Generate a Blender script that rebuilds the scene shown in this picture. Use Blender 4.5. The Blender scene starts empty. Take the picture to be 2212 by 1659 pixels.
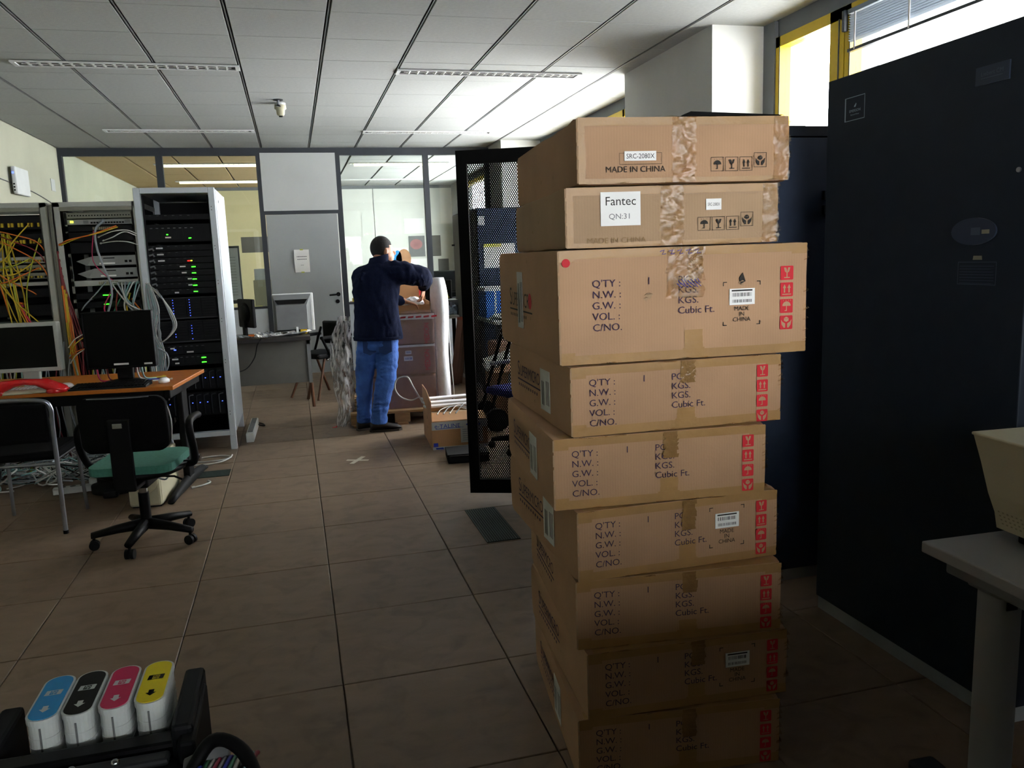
import bpy, bmesh, math, random
from mathutils import Vector, Matrix, noise as mnoise
R = math.radians
random.seed(7)
sc = bpy.context.scene
C = sc.collection

# ------------------------------------------------------------------ camera, sky, exposure
CAM = (-0.0646, -2.7294, 1.4727)
YAW, PITCH, ROLL, FPX = -14.7587, -8.9857, 2.0742, 1746.7
cam_d = bpy.data.cameras.new('camera'); cam = bpy.data.objects.new('camera', cam_d); C.objects.link(cam)
cam_d.sensor_fit = 'HORIZONTAL'; cam_d.sensor_width = 36.0; cam_d.lens = FPX / 2212 * 36.0
cam_d.clip_start = 0.02; cam_d.clip_end = 200
cam.matrix_world = (Matrix.Translation(CAM) @ Matrix.Rotation(R(YAW), 4, 'Z') @ Matrix.Rotation(R(PITCH), 4, 'X')
                    @ Matrix.Rotation(R(ROLL), 4, 'Y') @ Matrix.Rotation(R(90), 4, 'X'))
sc.camera = cam
w = bpy.data.worlds.new('sky'); sc.world = w; w.use_nodes = True
bg = w.node_tree.nodes['Background']
bg.inputs['Color'].default_value = (0.94, 0.97, 1.0, 1); bg.inputs['Strength'].default_value = 26.0
sc.view_settings.view_transform = 'Standard'; sc.view_settings.look = 'None'
sc.view_settings.exposure = 0.0; sc.view_settings.gamma = 1.0; sc.view_settings.use_curve_mapping = False
sc.cycles.max_bounces = 6; sc.cycles.diffuse_bounces = 3; sc.cycles.glossy_bounces = 2
sc.cycles.transmission_bounces = 6; sc.cycles.transparent_max_bounces = 10
sc.cycles.caustics_reflective = False; sc.cycles.caustics_refractive = False
sc.cycles.sample_clamp_indirect = 6.0; sc.cycles.use_denoising = True
sc.cycles.use_adaptive_sampling = True; sc.cycles.adaptive_threshold = .025

# ------------------------------------------------------------------ materials
M = {}
def lin(c):
    if isinstance(c, str):
        c = [int(c[i:i+2], 16) / 255 for i in (0, 2, 4)]
        c = [x / 12.92 if x <= .04045 else ((x + .055) / 1.055) ** 2.4 for x in c]
    return (c[0], c[1], c[2], 1)
def mat(name, col, rough=.5, metal=0., var=.12, vs=6., bump=0., bs=60., spec=.35, emit=0., alpha=1., stretch=None, rnd=0., coat=0.):
    m = bpy.data.materials.new(name); m.use_nodes = True; nt = m.node_tree; N = nt.nodes; L = nt.links
    p = N['Principled BSDF']
    p.inputs['Roughness'].default_value = rough; p.inputs['Metallic'].default_value = metal
    p.inputs['Specular IOR Level'].default_value = spec; p.inputs['Coat Weight'].default_value = coat
    tc = N.new('ShaderNodeTexCoord'); mp = N.new('ShaderNodeMapping'); L.new(tc.outputs['Object'], mp.inputs['Vector'])
    if stretch: mp.inputs['Scale'].default_value = stretch
    nz = N.new('ShaderNodeTexNoise'); nz.inputs['Scale'].default_value = vs; nz.inputs['Detail'].default_value = 5
    L.new(mp.outputs['Vector'], nz.inputs['Vector'])
    cr = N.new('ShaderNodeValToRGB'); c = lin(col)
    cr.color_ramp.elements[0].position = .3; cr.color_ramp.elements[1].position = .7
    cr.color_ramp.elements[0].color = tuple(x * (1 - var) for x in c[:3]) + (1,)
    cr.color_ramp.elements[1].color = tuple(min(1, x * (1 + var)) for x in c[:3]) + (1,)
    L.new(nz.outputs['Fac'], cr.inputs['Fac'])
    out = cr.outputs['Color']
    if rnd:
        oi = N.new('ShaderNodeObjectInfo'); mr = N.new('ShaderNodeMapRange'); hsv = N.new('ShaderNodeHueSaturation')
        mr.inputs['To Min'].default_value = 1 - rnd; mr.inputs['To Max'].default_value = 1 + rnd
        L.new(oi.outputs['Random'], mr.inputs['Value']); L.new(mr.outputs['Result'], hsv.inputs['Value']); L.new(out, hsv.inputs['Color'])
        out = hsv.outputs['Color']
    L.new(out, p.inputs['Base Color'])
    if bump:
        n2 = N.new('ShaderNodeTexNoise'); n2.inputs['Scale'].default_value = bs; n2.inputs['Detail'].default_value = 3
        L.new(mp.outputs['Vector'], n2.inputs['Vector'])
        b = N.new('ShaderNodeBump'); b.inputs['Strength'].default_value = bump; b.inputs['Distance'].default_value = .01
        L.new(n2.outputs['Fac'], b.inputs['Height']); L.new(b.outputs['Normal'], p.inputs['Normal'])
    if emit:
        p.inputs['Emission Color'].default_value = c; p.inputs['Emission Strength'].default_value = emit
    if alpha < 1: p.inputs['Alpha'].default_value = alpha
    M[name] = m; return m
def glassy(name, tint, gloss=.08, rough=.02, body=0., bodycol='FFFFFF', bump=0., bs=20., spread=.5, stretch=None):
    """thin clear sheet: lets light straight through, mirrors a little, carries some milky body"""
    m = bpy.data.materials.new(name); m.use_nodes = True; nt = m.node_tree; N = nt.nodes; L = nt.links
    N.remove(N['Principled BSDF']); out = N['Material Output']
    tr = N.new('ShaderNodeBsdfTransparent'); tr.inputs['Color'].default_value = lin(tint)
    gl = N.new('ShaderNodeBsdfGlossy'); gl.inputs['Roughness'].default_value = rough
    lw = N.new('ShaderNodeLayerWeight'); lw.inputs['Blend'].default_value = .25
    mr = N.new('ShaderNodeMapRange'); mr.inputs['To Min'].default_value = gloss; mr.inputs['To Max'].default_value = min(1, gloss * 6)
    L.new(lw.outputs['Fresnel'], mr.inputs['Value'])
    tc = N.new('ShaderNodeTexCoord'); nz = N.new('ShaderNodeTexNoise'); nz.inputs['Scale'].default_value = bs
    mp = N.new('ShaderNodeMapping'); L.new(tc.outputs['Object'], mp.inputs['Vector']); L.new(mp.outputs['Vector'], nz.inputs['Vector'])
    if stretch: mp.inputs['Scale'].default_value = stretch
    if bump:
        b = N.new('ShaderNodeBump'); b.inputs['Strength'].default_value = bump; b.inputs['Distance'].default_value = .02
        L.new(nz.outputs['Fac'], b.inputs['Height']); L.new(b.outputs['Normal'], gl.inputs['Normal'])
    a = tr.outputs[0]
    if body:
        df = N.new('ShaderNodeBsdfDiffuse'); df.inputs['Color'].default_value = lin(bodycol)
        tl = N.new('ShaderNodeBsdfTranslucent'); tl.inputs['Color'].default_value = lin(bodycol)
        m0 = N.new('ShaderNodeMixShader'); L.new(df.outputs[0], m0.inputs[1]); L.new(tl.outputs[0], m0.inputs[2])
        mb = N.new('ShaderNodeMixShader'); L.new(a, mb.inputs[1]); L.new(m0.outputs[0], mb.inputs[2])
        r2 = N.new('ShaderNodeMapRange'); r2.inputs['To Min'].default_value = body * (1 - spread) if body < 1 else 1.; r2.inputs['To Max'].default_value = min(1, body * (1 + spread)); r2.inputs['From Min'].default_value = .35; r2.inputs['From Max'].default_value = .65
        L.new(nz.outputs['Fac'], r2.inputs['Value']); L.new(r2.outputs['Result'], mb.inputs[0]); a = mb.outputs[0]
    mx = N.new('ShaderNodeMixShader'); L.new(mr.outputs['Result'], mx.inputs[0]); L.new(a, mx.inputs[1]); L.new(gl.outputs[0], mx.inputs[2])
    L.new(mx.outputs[0], out.inputs['Surface']); M[name] = m; return m

mat('floor_tile', '7A6857', .45, spec=.22, var=.10, vs=5, bump=.05, bs=90, rnd=.06, stretch=(1, 2.6, 1))
def stains(m, amount):
    nt = m.node_tree; N = nt.nodes; L = nt.links; p = N['Principled BSDF']; src = p.inputs['Base Color'].links[0].from_socket
    tc = N.new('ShaderNodeNewGeometry'); nz = N.new('ShaderNodeTexNoise'); nz.inputs['Scale'].default_value = 7; nz.inputs['Detail'].default_value = 9; nz.inputs['Distortion'].default_value = 1.2
    L.new(tc.outputs['Position'], nz.inputs['Vector']); cr = N.new('ShaderNodeValToRGB'); cr.color_ramp.elements[0].position = .28; cr.color_ramp.elements[1].position = .52
    cr.color_ramp.elements[0].color = (.45, .42, .38, 1); cr.color_ramp.elements[1].color = (1, 1, 1, 1); L.new(nz.outputs['Fac'], cr.inputs['Fac'])
    mx = N.new('ShaderNodeMix'); mx.data_type = 'RGBA'; mx.blend_type = 'MULTIPLY'; mx.inputs[0].default_value = amount
    L.new(src, mx.inputs[6]); L.new(cr.outputs['Color'], mx.inputs[7]); L.new(mx.outputs[2], p.inputs['Base Color'])
stains(M['floor_tile'], .45)
mat('subfloor', '1E1A16', .9)
mat('ceiling_tile', 'A6A8A4', .92, var=.05, vs=40, bump=.15, bs=160, rnd=.025)
mat('ceiling_void', '4A4A48', .9)
mat('ceiling_rail', 'D8DAD8', .6, var=.03)
mat('plaster', 'B9B9A4', .85, var=.05, vs=2.5, bump=.03)
mat('pillar_paint', 'D9DAD6', .8, var=.04, vs=3)
mat('grey_wall', '6F7274', .8, var=.05)
mat('dark_frame', '30343A', .45, var=.1)
mat('door_grey', '9EA2A2', .5, var=.04, vs=2)
mat('panel_grey', 'BFC2C0', .55, var=.04, vs=2)
mat('table_grey', '8E908E', .55, var=.05, vs=4)
mat('low_panel', 'C8CED2', .5, var=.04)
mat('yellow_frame', 'C9A91E', .4, var=.08)
glassy('pane', 'F4F8F6', .05)
glassy('window_pane', 'FFFFFF', .03)
glassy('blind_slat', 'FFFFFF', .02, .3, body=1., bodycol='959DA4')
mat('blind_cord', 'F0F0EE', .7)
mat('dark_cord', '1A1A1C', .7)
# cabinets
mat('ac_blue', '1E252E', .6, spec=.2, var=.1, vs=14, bump=.04, bs=300)
mat('ac_side', '2E384A', .55, spec=.25, var=.08, vs=14, bump=.04, bs=300)
mat('ac_base', 'A4A8A8', .6)
mat('ac_print', 'A9B4BE', .6)
mat('ac_plate', '2A3344', .4, spec=.3)
mat('ac_label', '46505C', .6)
mat('black', '070708', .55, var=.25, vs=9, spec=.12)
mat('black_gloss', '040405', .3, var=.2, spec=.12)
mat('black_fabric', '09090A', .95, spec=.1, var=.25, vs=120, bump=.3, bs=400)
mat('dark_grey', '26282A', .55)
mat('mid_grey', '6A6C6C', .5)
mat('charcoal', '101113', .6, var=.2, spec=.15)
mat('white_plastic', 'DDE0DE', .4, var=.04)
mat('white_paint', 'CCD4DA', .38, var=.05, vs=3)
mat('paper', 'ECECE8', .8, var=.04)
mat('paper_yellow', 'E9DE6A', .8, var=.06)
mat('ink', '2A2724', .8)
mat('ink_purple', '3A2A44', .8)
mat('ink_blue', '2B3DA8', .7)
mat('ink_red', 'C3232E', .7)
mat('ink_faded', '8E7350', .85)
mat('beige', 'B9B498', .5, var=.06)
mat('beige_dark', '8F8A70', .5)
mat('steel', '9A9EA6', .3, metal=.9, var=.08)
mat('chrome', 'C8CCD0', .18, metal=1.)
mat('rack_metal', '7C7C70', .45, metal=.3, var=.12)
mat('rack_grey', 'A8AAA2', .45, var=.1)
mat('orange_wood', 'A8601E', .4, var=.12, vs=3, stretch=(1, 9, 9), spec=.3)
mat('brown_wood', '5A3A28', .5, var=.2, vs=4, stretch=(8, 8, 1))
mat('pallet_wood', '8A6B48', .8, var=.25, vs=6, stretch=(1, 8, 8))
mat('green_fabric', '3F7464', .9, var=.12, vs=60, bump=.2, bs=300)
mat('desk_dark', '2A2624', .4, var=.15)
mat('desk_panel', '5C5B55', .6, var=.08)
mat('red_plastic', 'C81E22', .25, var=.08, coat=.3)
mat('skin', 'B98468', .5, var=.1, vs=30)
mat('hair', '15110F', .75, var=.4, vs=90, bump=.5, bs=260)
mat('navy_fleece', '10162C', .95, spec=.1, var=.2, vs=50, bump=.35, bs=220)
mat('denim', '34599C', .85, var=.45, vs=5, bump=.3, bs=120)  # strong tone variation stands in for highlights and shade on the legs
mat('denim_seam', '1E3766', .85)
mat('shoe', '1C1816', .6, var=.2)
mat('shoe_sole', '3A332C', .7)
mat('foam', 'EFEFF2', .6, var=.05, vs=10, bump=.4, bs=26)
mat('strap', 'E6E6E4', .35)
mat('rust_leather', '80402C', .6, var=.2)
mat('blue_crate', '3566B4', .45, var=.1)
mat('blue_cloth', '2A2F8E', .8, var=.2)
mat('cyan_print', '1E86C0', .45); mat('magenta_print', 'B8164E', .45); mat('yellow_print', 'E0CC10', .45); mat('black_print', '060606', .5, spec=.12)
mat('cart_white', 'C6CBC8', .4, var=.04)
mat('note_yellow', 'B9BE4A', .8)
mat('yellow_bin', 'E3BE1A', .5)
mat('warm_lit_wall', 'CCC298', .85, var=.05, vs=2)  # warm light of the far office painted into the wall colour
mat('poster_pink', '9C6E6E', .7, var=.2)
mat('cool_wall', 'D2D4CC', .85, var=.04, vs=2)
mat('warm_lit_ceiling', 'C0A87C', .9, var=.05, vs=20, rnd=.02)  # far ceiling colour with the warm light painted in
mat('lamp_tube', 'FFF1CC', .4, emit=2.5)
mat('tube_off', 'E8E8E4', .3)
mat('reflector', 'C9CAC6', .3, metal=.3)
mat('lamp_cell_shade', '3A3A36', .5)  # painted shade inside the louvre cells of unlit lamps
mat('amber_trim', 'A77A55', .5)
for n_, c_, e_ in (('led_green', '30FF20', 9), ('led_red', 'FF1410', 9), ('led_blue', '3A50FF', 7), ('led_yellow', 'E8FF30', 6), ('led_cyan', '60E0FF', 5)):
    mat(n_, c_, .4, emit=e_)
for n_, c_ in (('cable_white', 'C9CBC6'), ('cable_grey', '8D949A'), ('cable_yellow', 'B79E1E'), ('cable_orange', 'C4641C'), ('cable_red', '6E1A22'),
               ('cable_pink', 'B82A5A'), ('cable_green', '2E7A58'), ('cable_black', '121214'), ('cable_teal', '7FA6A4'), ('cable_olive', '98A02C')):
    mat(n_, c_, .5, var=.1)
mat('mesh_black', '040404', .6, spec=.08)
mat('grille_green', '3A4540', .6, metal=.2)
mat('tape_masking', 'CFC9BA', .8)
mat('server_black', '08090B', .5, var=.3, vs=20, spec=.15)
mat('server_grey', '8C8E8C', .4, metal=.2)
mat('red_fabric', '7A1E1C', .9)

def cardboard(name, col, fleck=.10):
    m = mat(name, col, .8, var=fleck, vs=4, bump=.06, bs=140)
    nt = m.node_tree; N = nt.nodes; L = nt.links; p = N['Principled BSDF']
    src = p.inputs['Base Color'].links[0].from_socket
    tc = N.new('ShaderNodeTexCoord'); wv = N.new('ShaderNodeTexWave'); wv.wave_type = 'BANDS'; wv.bands_direction = 'X'
    mp = N.new('ShaderNodeMapping'); mp.inputs['Rotation'].default_value = (0, 0, R(45)); L.new(tc.outputs['Object'], mp.inputs['Vector'])
    wv.inputs['Scale'].default_value = 60; wv.inputs['Distortion'].default_value = 1.5; L.new(mp.outputs['Vector'], wv.inputs['Vector'])
    mx = N.new('ShaderNodeMix'); mx.data_type = 'RGBA'; mx.blend_type = 'MULTIPLY'; mx.inputs[0].default_value = .05
    L.new(src, mx.inputs[6]); L.new(wv.outputs['Color'], mx.inputs[7]); L.new(mx.outputs[2], p.inputs['Base Color'])
    return m
cardboard('carton', 'AE8A6A'); cardboard('carton_pale', 'A4886A'); cardboard('carton_b', 'AC8868')
cardboard('carton_medion', '9C7C6A'); cardboard('carton_far', 'B58A62')
mat('tape_tan', 'A07C4E', .4, var=.1, vs=9, bump=.25, bs=22, spec=.3)
mat('tape_dark', '8A6A42', .2, var=.18, vs=16, bump=.6, bs=45, coat=.5)
glassy('tape_clear', 'F2E8D8', .016, .2, body=.17, bodycol='DCCAAE', bump=.4, bs=26, spread=.8)
glassy('film', 'F4F4F6', .014, .25, body=.5, bodycol='FFFFFF', bump=.25, bs=16, spread=.95, stretch=(2.2, 2.2, .7))
glassy('wrap', 'EDEBEE', .04, .2, body=.08, bodycol='E0D8E4', bump=.25, bs=12)
glassy('case_clear', 'C8D0D8', .12, .1, body=.55, bodycol='7E8790')

# ------------------------------------------------------------------ mesh helpers
class MB:
    """collects faces; build() links them as one mesh object"""
    def __init__(s): s.v = []; s.f = []; s.m = []; s.sm = []; s.mi = 0; s.X = Matrix.Identity(4)
    def add(s, vs, fs, smooth=False):
        b = len(s.v); s.v += [tuple(s.X @ Vector(p)) for p in vs]
        for f in fs: s.f.append(tuple(b + i for i in f)); s.m.append(s.mi); s.sm.append(smooth)
        return s
    def box(s, x0, x1, y0, y1, z0, z1):
        return s.add([(x0, y0, z0), (x1, y0, z0), (x1, y1, z0), (x0, y1, z0), (x0, y0, z1), (x1, y0, z1), (x1, y1, z1), (x0, y1, z1)],
                     [(0, 3, 2, 1), (4, 5, 6, 7), (0, 1, 5, 4), (1, 2, 6, 5), (2, 3, 7, 6), (3, 0, 4, 7)])
    def rbox(s, x0, x1, y0, y1, z0, z1, r=.01, seg=2):
        bm = bmesh.new(); bmesh.ops.create_cube(bm, size=1)
        for q in bm.verts: q.co = (x0 + (q.co.x + .5) * (x1 - x0), y0 + (q.co.y + .5) * (y1 - y0), z0 + (q.co.z + .5) * (z1 - z0))
        r = min(r, .49 * min(x1 - x0, y1 - y0, z1 - z0))
        bmesh.ops.bevel(bm, geom=bm.edges[:], offset=r, segments=seg, profile=.5, affect='EDGES')
        s.bm(bm); return s
    def bm(s, bm, smooth=False):
        bm.verts.index_update(); s.add([q.co[:] for q in bm.verts], [[q.index for q in f.verts] for f in bm.faces], smooth); bm.free(); return s
    def prism(s, pts, z0, z1, axis='z'):
        """polygon pts (counter-clockwise in its plane) extruded along axis"""
        n = len(pts)
        mk = {'z': lambda p, h: (p[0], p[1], h), 'y': lambda p, h: (p[0], h, p[1]), 'x': lambda p, h: (h, p[0], p[1])}[axis]
        vs = [mk(p, z0) for p in pts] + [mk(p, z1) for p in pts]
        return s.add(vs, [tuple(range(n))[::-1], tuple(range(n, 2 * n))] + [(i, (i + 1) % n, n + (i + 1) % n, n + i) for i in range(n)])
    def poly(s, pts): return s.add(pts, [tuple(range(len(pts)))])
    def cyl(s, p0, p1, r0, r1=None, n=14, caps=True):
        return s.tube([p0, p1], [r0, r0 if r1 is None else r1], n, caps)
    def tube(s, pts, r, n=8, caps=True):
        pts = [Vector(p) for p in pts]; k = len(pts); rs = r if isinstance(r, (list, tuple)) else [r] * k
        vs = []; up = None
        for i, p in enumerate(pts):
            d = (pts[min(i + 1, k - 1)] - pts[max(i - 1, 0)])
            d = d.normalized() if d.length > 1e-9 else Vector((0, 0, 1))
            if up is None:
                up = Vector((0, 0, 1)) if abs(d.z) < .9 else Vector((1, 0, 0))
            a = d.cross(up)
            if a.length < 1e-5: a = d.orthogonal()
            a.normalize(); b = a.cross(d).normalized(); up = b
            for j in range(n):
                t = 2 * math.pi * j / n
                vs.append(p + (a * math.cos(t) + b * math.sin(t)) * rs[i])
        fs = [(i * n + j, (i + 1) * n + j, (i + 1) * n + (j + 1) % n, i * n + (j + 1) % n) for i in range(k - 1) for j in range(n)]
        s.add(vs, fs, True)
        if caps:
            s.add([v for v in vs[:n]], [tuple(range(n))]); s.add([v for v in vs[-n:]], [tuple(range(n))[::-1]])
        return s
    def loft(s, secs, n=16, caps=True):
        """secs: (centre, half-axis vector a, half-axis vector b)"""
        vs = []
        for c, a, b in secs:
            c, a, b = Vector(c), Vector(a), Vector(b)
            for j in range(n):
                t = 2 * math.pi * j / n; vs.append(c + a * math.cos(t) + b * math.sin(t))
        k = len(secs)
        fs = [(i * n + j, i * n + (j + 1) % n, (i + 1) * n + (j + 1) % n, (i + 1) * n + j) for i in range(k - 1) for j in range(n)]
        if caps: fs += [tuple(range(n))[::-1], tuple(range((k - 1) * n, k * n))]
        return s.add(vs, fs, True)
    def sphere(s, c, r, sx=1, sy=1, sz=1, seg=14):
        bm = bmesh.new(); bmesh.ops.create_uvsphere(bm, u_segments=seg, v_segments=max(6, seg // 2 + 1), radius=1)
        for q in bm.verts: q.co = (c[0] + q.co.x * r * sx, c[1] + q.co.y * r * sy, c[2] + q.co.z * r * sz)
        return s.bm(bm, True)
    def disc(s, c, r, axis='z', n=20, t=.002, r2=None):
        i = 'xyz'.index(axis); a = list(c); b = list(c); a[i] -= t / 2; b[i] += t / 2
        return s.tube([a, b], [r, r if r2 is None else r2], n)
    def mesh(s, name):
        me = bpy.data.meshes.new(name); me.from_pydata(s.v, [], s.f)
        me.polygons.foreach_set('material_index', s.m); me.polygons.foreach_set('use_smooth', s.sm); me.update(); return me
def link(name, me, mats, parent=None, loc=None, rotz=0.):
    o = bpy.data.objects.new(name, me); C.objects.link(o)
    if not isinstance(mats, (list, tuple)): mats = [mats]
    if len(me.materials) == 0:
        for m in mats: me.materials.append(M[m])
    o.parent = parent
    if loc: o.location = loc
    if rotz: o.rotation_euler = (0, 0, rotz)
    return o
def obj(name, mb, mats, parent=None, loc=None, rotz=0.):
    return link(name, mb.mesh(name), mats, parent, loc, rotz)
def tag(o, label, cat, group=None):
    o['label'] = label; o['category'] = cat
    if group: o['group'] = group
    return o
def thing(name, label, cat, loc=(0, 0, 0), rotz=0., group=None):
    o = bpy.data.objects.new(name, None); C.objects.link(o); o.location = loc; o.rotation_euler = (0, 0, R(rotz)); o.empty_display_size = .05
    return tag(o, label, cat, group)
def struct(o, label=None):
    o['kind'] = 'structure'
    if label: o['label'] = label
    return o
def local(root):   # MB whose points are given in world space and land in root's frame
    mb = MB(); mb.X = (Matrix.Translation(root.location) @ Matrix.Rotation(root.rotation_euler[2], 4, 'Z')).inverted(); return mb
def copy_thing(root, loc, rotz, label, group=None):
    r = root.copy(); C.objects.link(r); r.location = loc; r.rotation_euler = (0, 0, R(rotz)); r['label'] = label
    if group: r['group'] = group
    for ch in list(root.children):
        c = ch.copy(); C.objects.link(c); c.parent = r
        for g in list(ch.children):
            d = g.copy(); C.objects.link(d); d.parent = c
    return r
def spline(pts, step=6):
    P = [Vector(p) for p in pts]; P = [P[0] * 2 - P[1]] + P + [P[-1] * 2 - P[-2]]; out = []
    for i in range(1, len(P) - 2):
        a, b, c, d = P[i - 1:i + 3]
        for k in range(step):
            t = k / step
            out.append(.5 * ((2 * b) + (c - a) * t + (2 * a - 5 * b + 4 * c - d) * t * t + (3 * b - a - 3 * c + d) * t ** 3))
    out.append(P[-2]); return out
_txt = {}
def text_mesh(s, size, align='LEFT', shear=0.):
    k = (s, round(size, 5), align, shear)
    if k in _txt: return _txt[k]
    cu = bpy.data.curves.new('t', 'FONT'); cu.body = s; cu.size = size; cu.align_x = align; cu.resolution_u = 3; cu.shear = shear
    o = bpy.data.objects.new('t', cu); C.objects.link(o); dg = bpy.context.evaluated_depsgraph_get(); dg.update()
    me = o.evaluated_get(dg).to_mesh()
    d = ([v.co[:] for v in me.vertices], [tuple(p.vertices) for p in me.polygons]); o.evaluated_get(dg).to_mesh_clear()
    bpy.data.objects.remove(o); bpy.data.curves.remove(cu); _txt[k] = d; return d
def put_text(mb, s, size, X, align='LEFT', sx=1.):
    """flat lettering; X maps (u right, v up, 0) to the surface"""
    vs, fs = text_mesh(s, size, align)
    old = mb.X; mb.X = old @ X; mb.add([(p[0] * sx, p[1], 0) for p in vs], fs); mb.X = old
def face_front(u, v, e=.0012):   # plane y = -e facing -y : u -> +x, v -> +z
    return Matrix(((1, 0, 0, u), (0, 0, -1, -e), (0, 1, 0, v), (0, 0, 0, 1)))
def face_left(y, v, e=.0012):    # plane x = -e facing -x : u -> -y, v -> +z
    return Matrix(((0, 0, -1, -e), (-1, 0, 0, y), (0, 1, 0, v), (0, 0, 0, 1)))
def remesh(mb, name, voxel, smooth=4):
    o = obj('tmp', mb, 'black'); md = o.modifiers.new('r', 'REMESH'); md.mode = 'VOXEL'; md.voxel_size = voxel; md.use_smooth_shade = True
    sm = o.modifiers.new('s', 'SMOOTH'); sm.iterations = smooth; sm.factor = .5
    dg = bpy.context.evaluated_depsgraph_get(); dg.update()
    me = bpy.data.meshes.new_from_object(o.evaluated_get(dg)); me.name = name; me.materials.clear()
    for p in me.polygons: p.use_smooth = True
    old = o.data; bpy.data.objects.remove(o); bpy.data.meshes.remove(old); return me
def ring(cx, cy, w, h, r, n=5):
    """rounded rectangle outline, counter-clockwise"""
    out = []
    for (sx, sy, a0) in ((1, 1, 0), (-1, 1, 90), (-1, -1, 180), (1, -1, 270)):
        for i in range(n + 1):
            a = R(a0 + 90 * i / n); out.append((cx + sx * (w / 2 - r) + r * math.cos(a), cy + sy * (h / 2 - r) + r * math.sin(a)))
    return out

# ------------------------------------------------------------------ the room
XL, XR, YP, YB, ZC, YF = -2.7115, 3.2, 8.451, 14.0, 2.96, -5.0
fl = struct(obj('floor', MB().box(XL - .1, XR + .1, YF - .1, YB + .1, -.12, -.03).box(XL, XR, YF, -1.803, -.03, 0).box(XL, XR, YP + .02, YB, -.03, 0), ['floor_tile']),
            'raised floor of square grey-brown tiles')
_tm = {}
def tile_mesh(w, d, t, name, m, rev):
    k = (round(w, 3), round(d, 3), name)
    if k not in _tm:
        mb = MB(); b = rev
        lo = [(-w/2 + b, -d/2 + b), (w/2 - b, -d/2 + b), (w/2 - b, d/2 - b), (-w/2 + b, d/2 - b)]
        hi = [(-w/2, -d/2), (w/2, -d/2), (w/2, d/2), (-w/2, d/2)]
        s = -1 if t > 0 else 1
        vs = [(x, y, 0) for x, y in lo] + [(x, y, s * b) for x, y in hi] + [(x, y, -t) for x, y in hi]
        fs = [(0, 1, 2, 3)] + [(4 + i, 4 + (i + 1) % 4, (i + 1) % 4, i) for i in range(4)] + [(8 + i, 8 + (i + 1) % 4, 4 + (i + 1) % 4, 4 + i) for i in range(4)]
        if t < 0: fs = [f[::-1] for f in fs]
        mb.add(vs, fs); me = mb.mesh(name); me.materials.append(M[m]); _tm[k] = me
    return _tm[k]
for i in range(-5, 6):
    for j in range(-3, 15):
        x0, x1, y0, y1 = max(.6 * i, XL), min(.6 * i + .6, XR), .6 * j, min(.6 * j + .6, YP)
        if x1 - x0 < .05 or y1 - y0 < .03: continue
        link('tile', tile_mesh(x1 - x0 - .004, y1 - y0 - .004, .03, 'tile', 'floor_tile', .0025), 'floor_tile', fl, ((x0 + x1) / 2, (y0 + y1) / 2, random.uniform(-.0006, .0006)))
def grille(x0, x1, y0, y1, along):
    o = obj('vent_grille', MB().box(x0, x1, y0, y1, .0005, .002), 'subfloor', fl)
    n = 26 if along == 'x' else 14
    L = (x1 - x0) if along == 'x' else (y1 - y0)
    me = (MB().box(0, x1 - x0, 0, .011, 0, .004) if along == 'y2' else None)
    if along == 'y':      # slats run along y
        me = MB().box(0, (x1 - x0) / n * .6, 0, y1 - y0, 0, .004).mesh('slat'); pos = [(x0 + k * (x1 - x0) / n, y0, .0022) for k in range(n)]
    else:
        n = 12; me = MB().box(0, x1 - x0, 0, (y1 - y0) / n * .6, 0, .004).mesh('slat'); pos = [(x0, y0 + k * (y1 - y0) / n, .0022) for k in range(n)]
    me.materials.append(M['grille_green'])
    for p in pos: link('slat', me, 'grille_green', o, p)
grille(.81, .992, 1.212, 1.79, 'y'); grille(-.885, -.607, 3.205, 3.385, 'x')

ce = struct(obj('ceiling', MB().box(XL - .1, XR + .1, YF - .1, YP + .02, 2.985, 3.1).box(XL, XR, YF, -1.74, ZC, 2.985), ['ceiling_void']), 'suspended ceiling of square pale tiles with dark shadow gaps')
ce2 = struct(obj('ceiling_far', MB().box(XL - .1, XR + .1, YP + .02, YB + .1, 2.985, 3.1), ['ceiling_void']), 'suspended tile ceiling of the office behind the glass')
CX = [.2585 + .594 * k for k in range(-5, 6)]
for t in range(-7, 20):
    for k in range(10):
        x0, x1 = max(CX[k], XL), min(CX[k + 1], XR); y0, y1 = 2.507 + .606 * t, 2.507 + .606 * (t + 1)
        for (a, b, par, m) in ((y0, min(y1, YP), ce, 'ceiling_tile'), (max(y0, YP + .06), min(y1, YB), ce2, 'warm_lit_ceiling' if k < 5 else 'ceiling_tile')):
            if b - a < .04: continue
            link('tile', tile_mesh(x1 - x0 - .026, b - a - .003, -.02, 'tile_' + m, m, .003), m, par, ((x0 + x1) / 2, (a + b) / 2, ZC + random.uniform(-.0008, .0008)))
for k in range(1, 10):
    link('rail', MB().box(CX[k] - .0035, CX[k] + .0035, -1.74, YP, ZC - .001, ZC + .014).mesh('rail'), 'mid_grey', ce)

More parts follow.
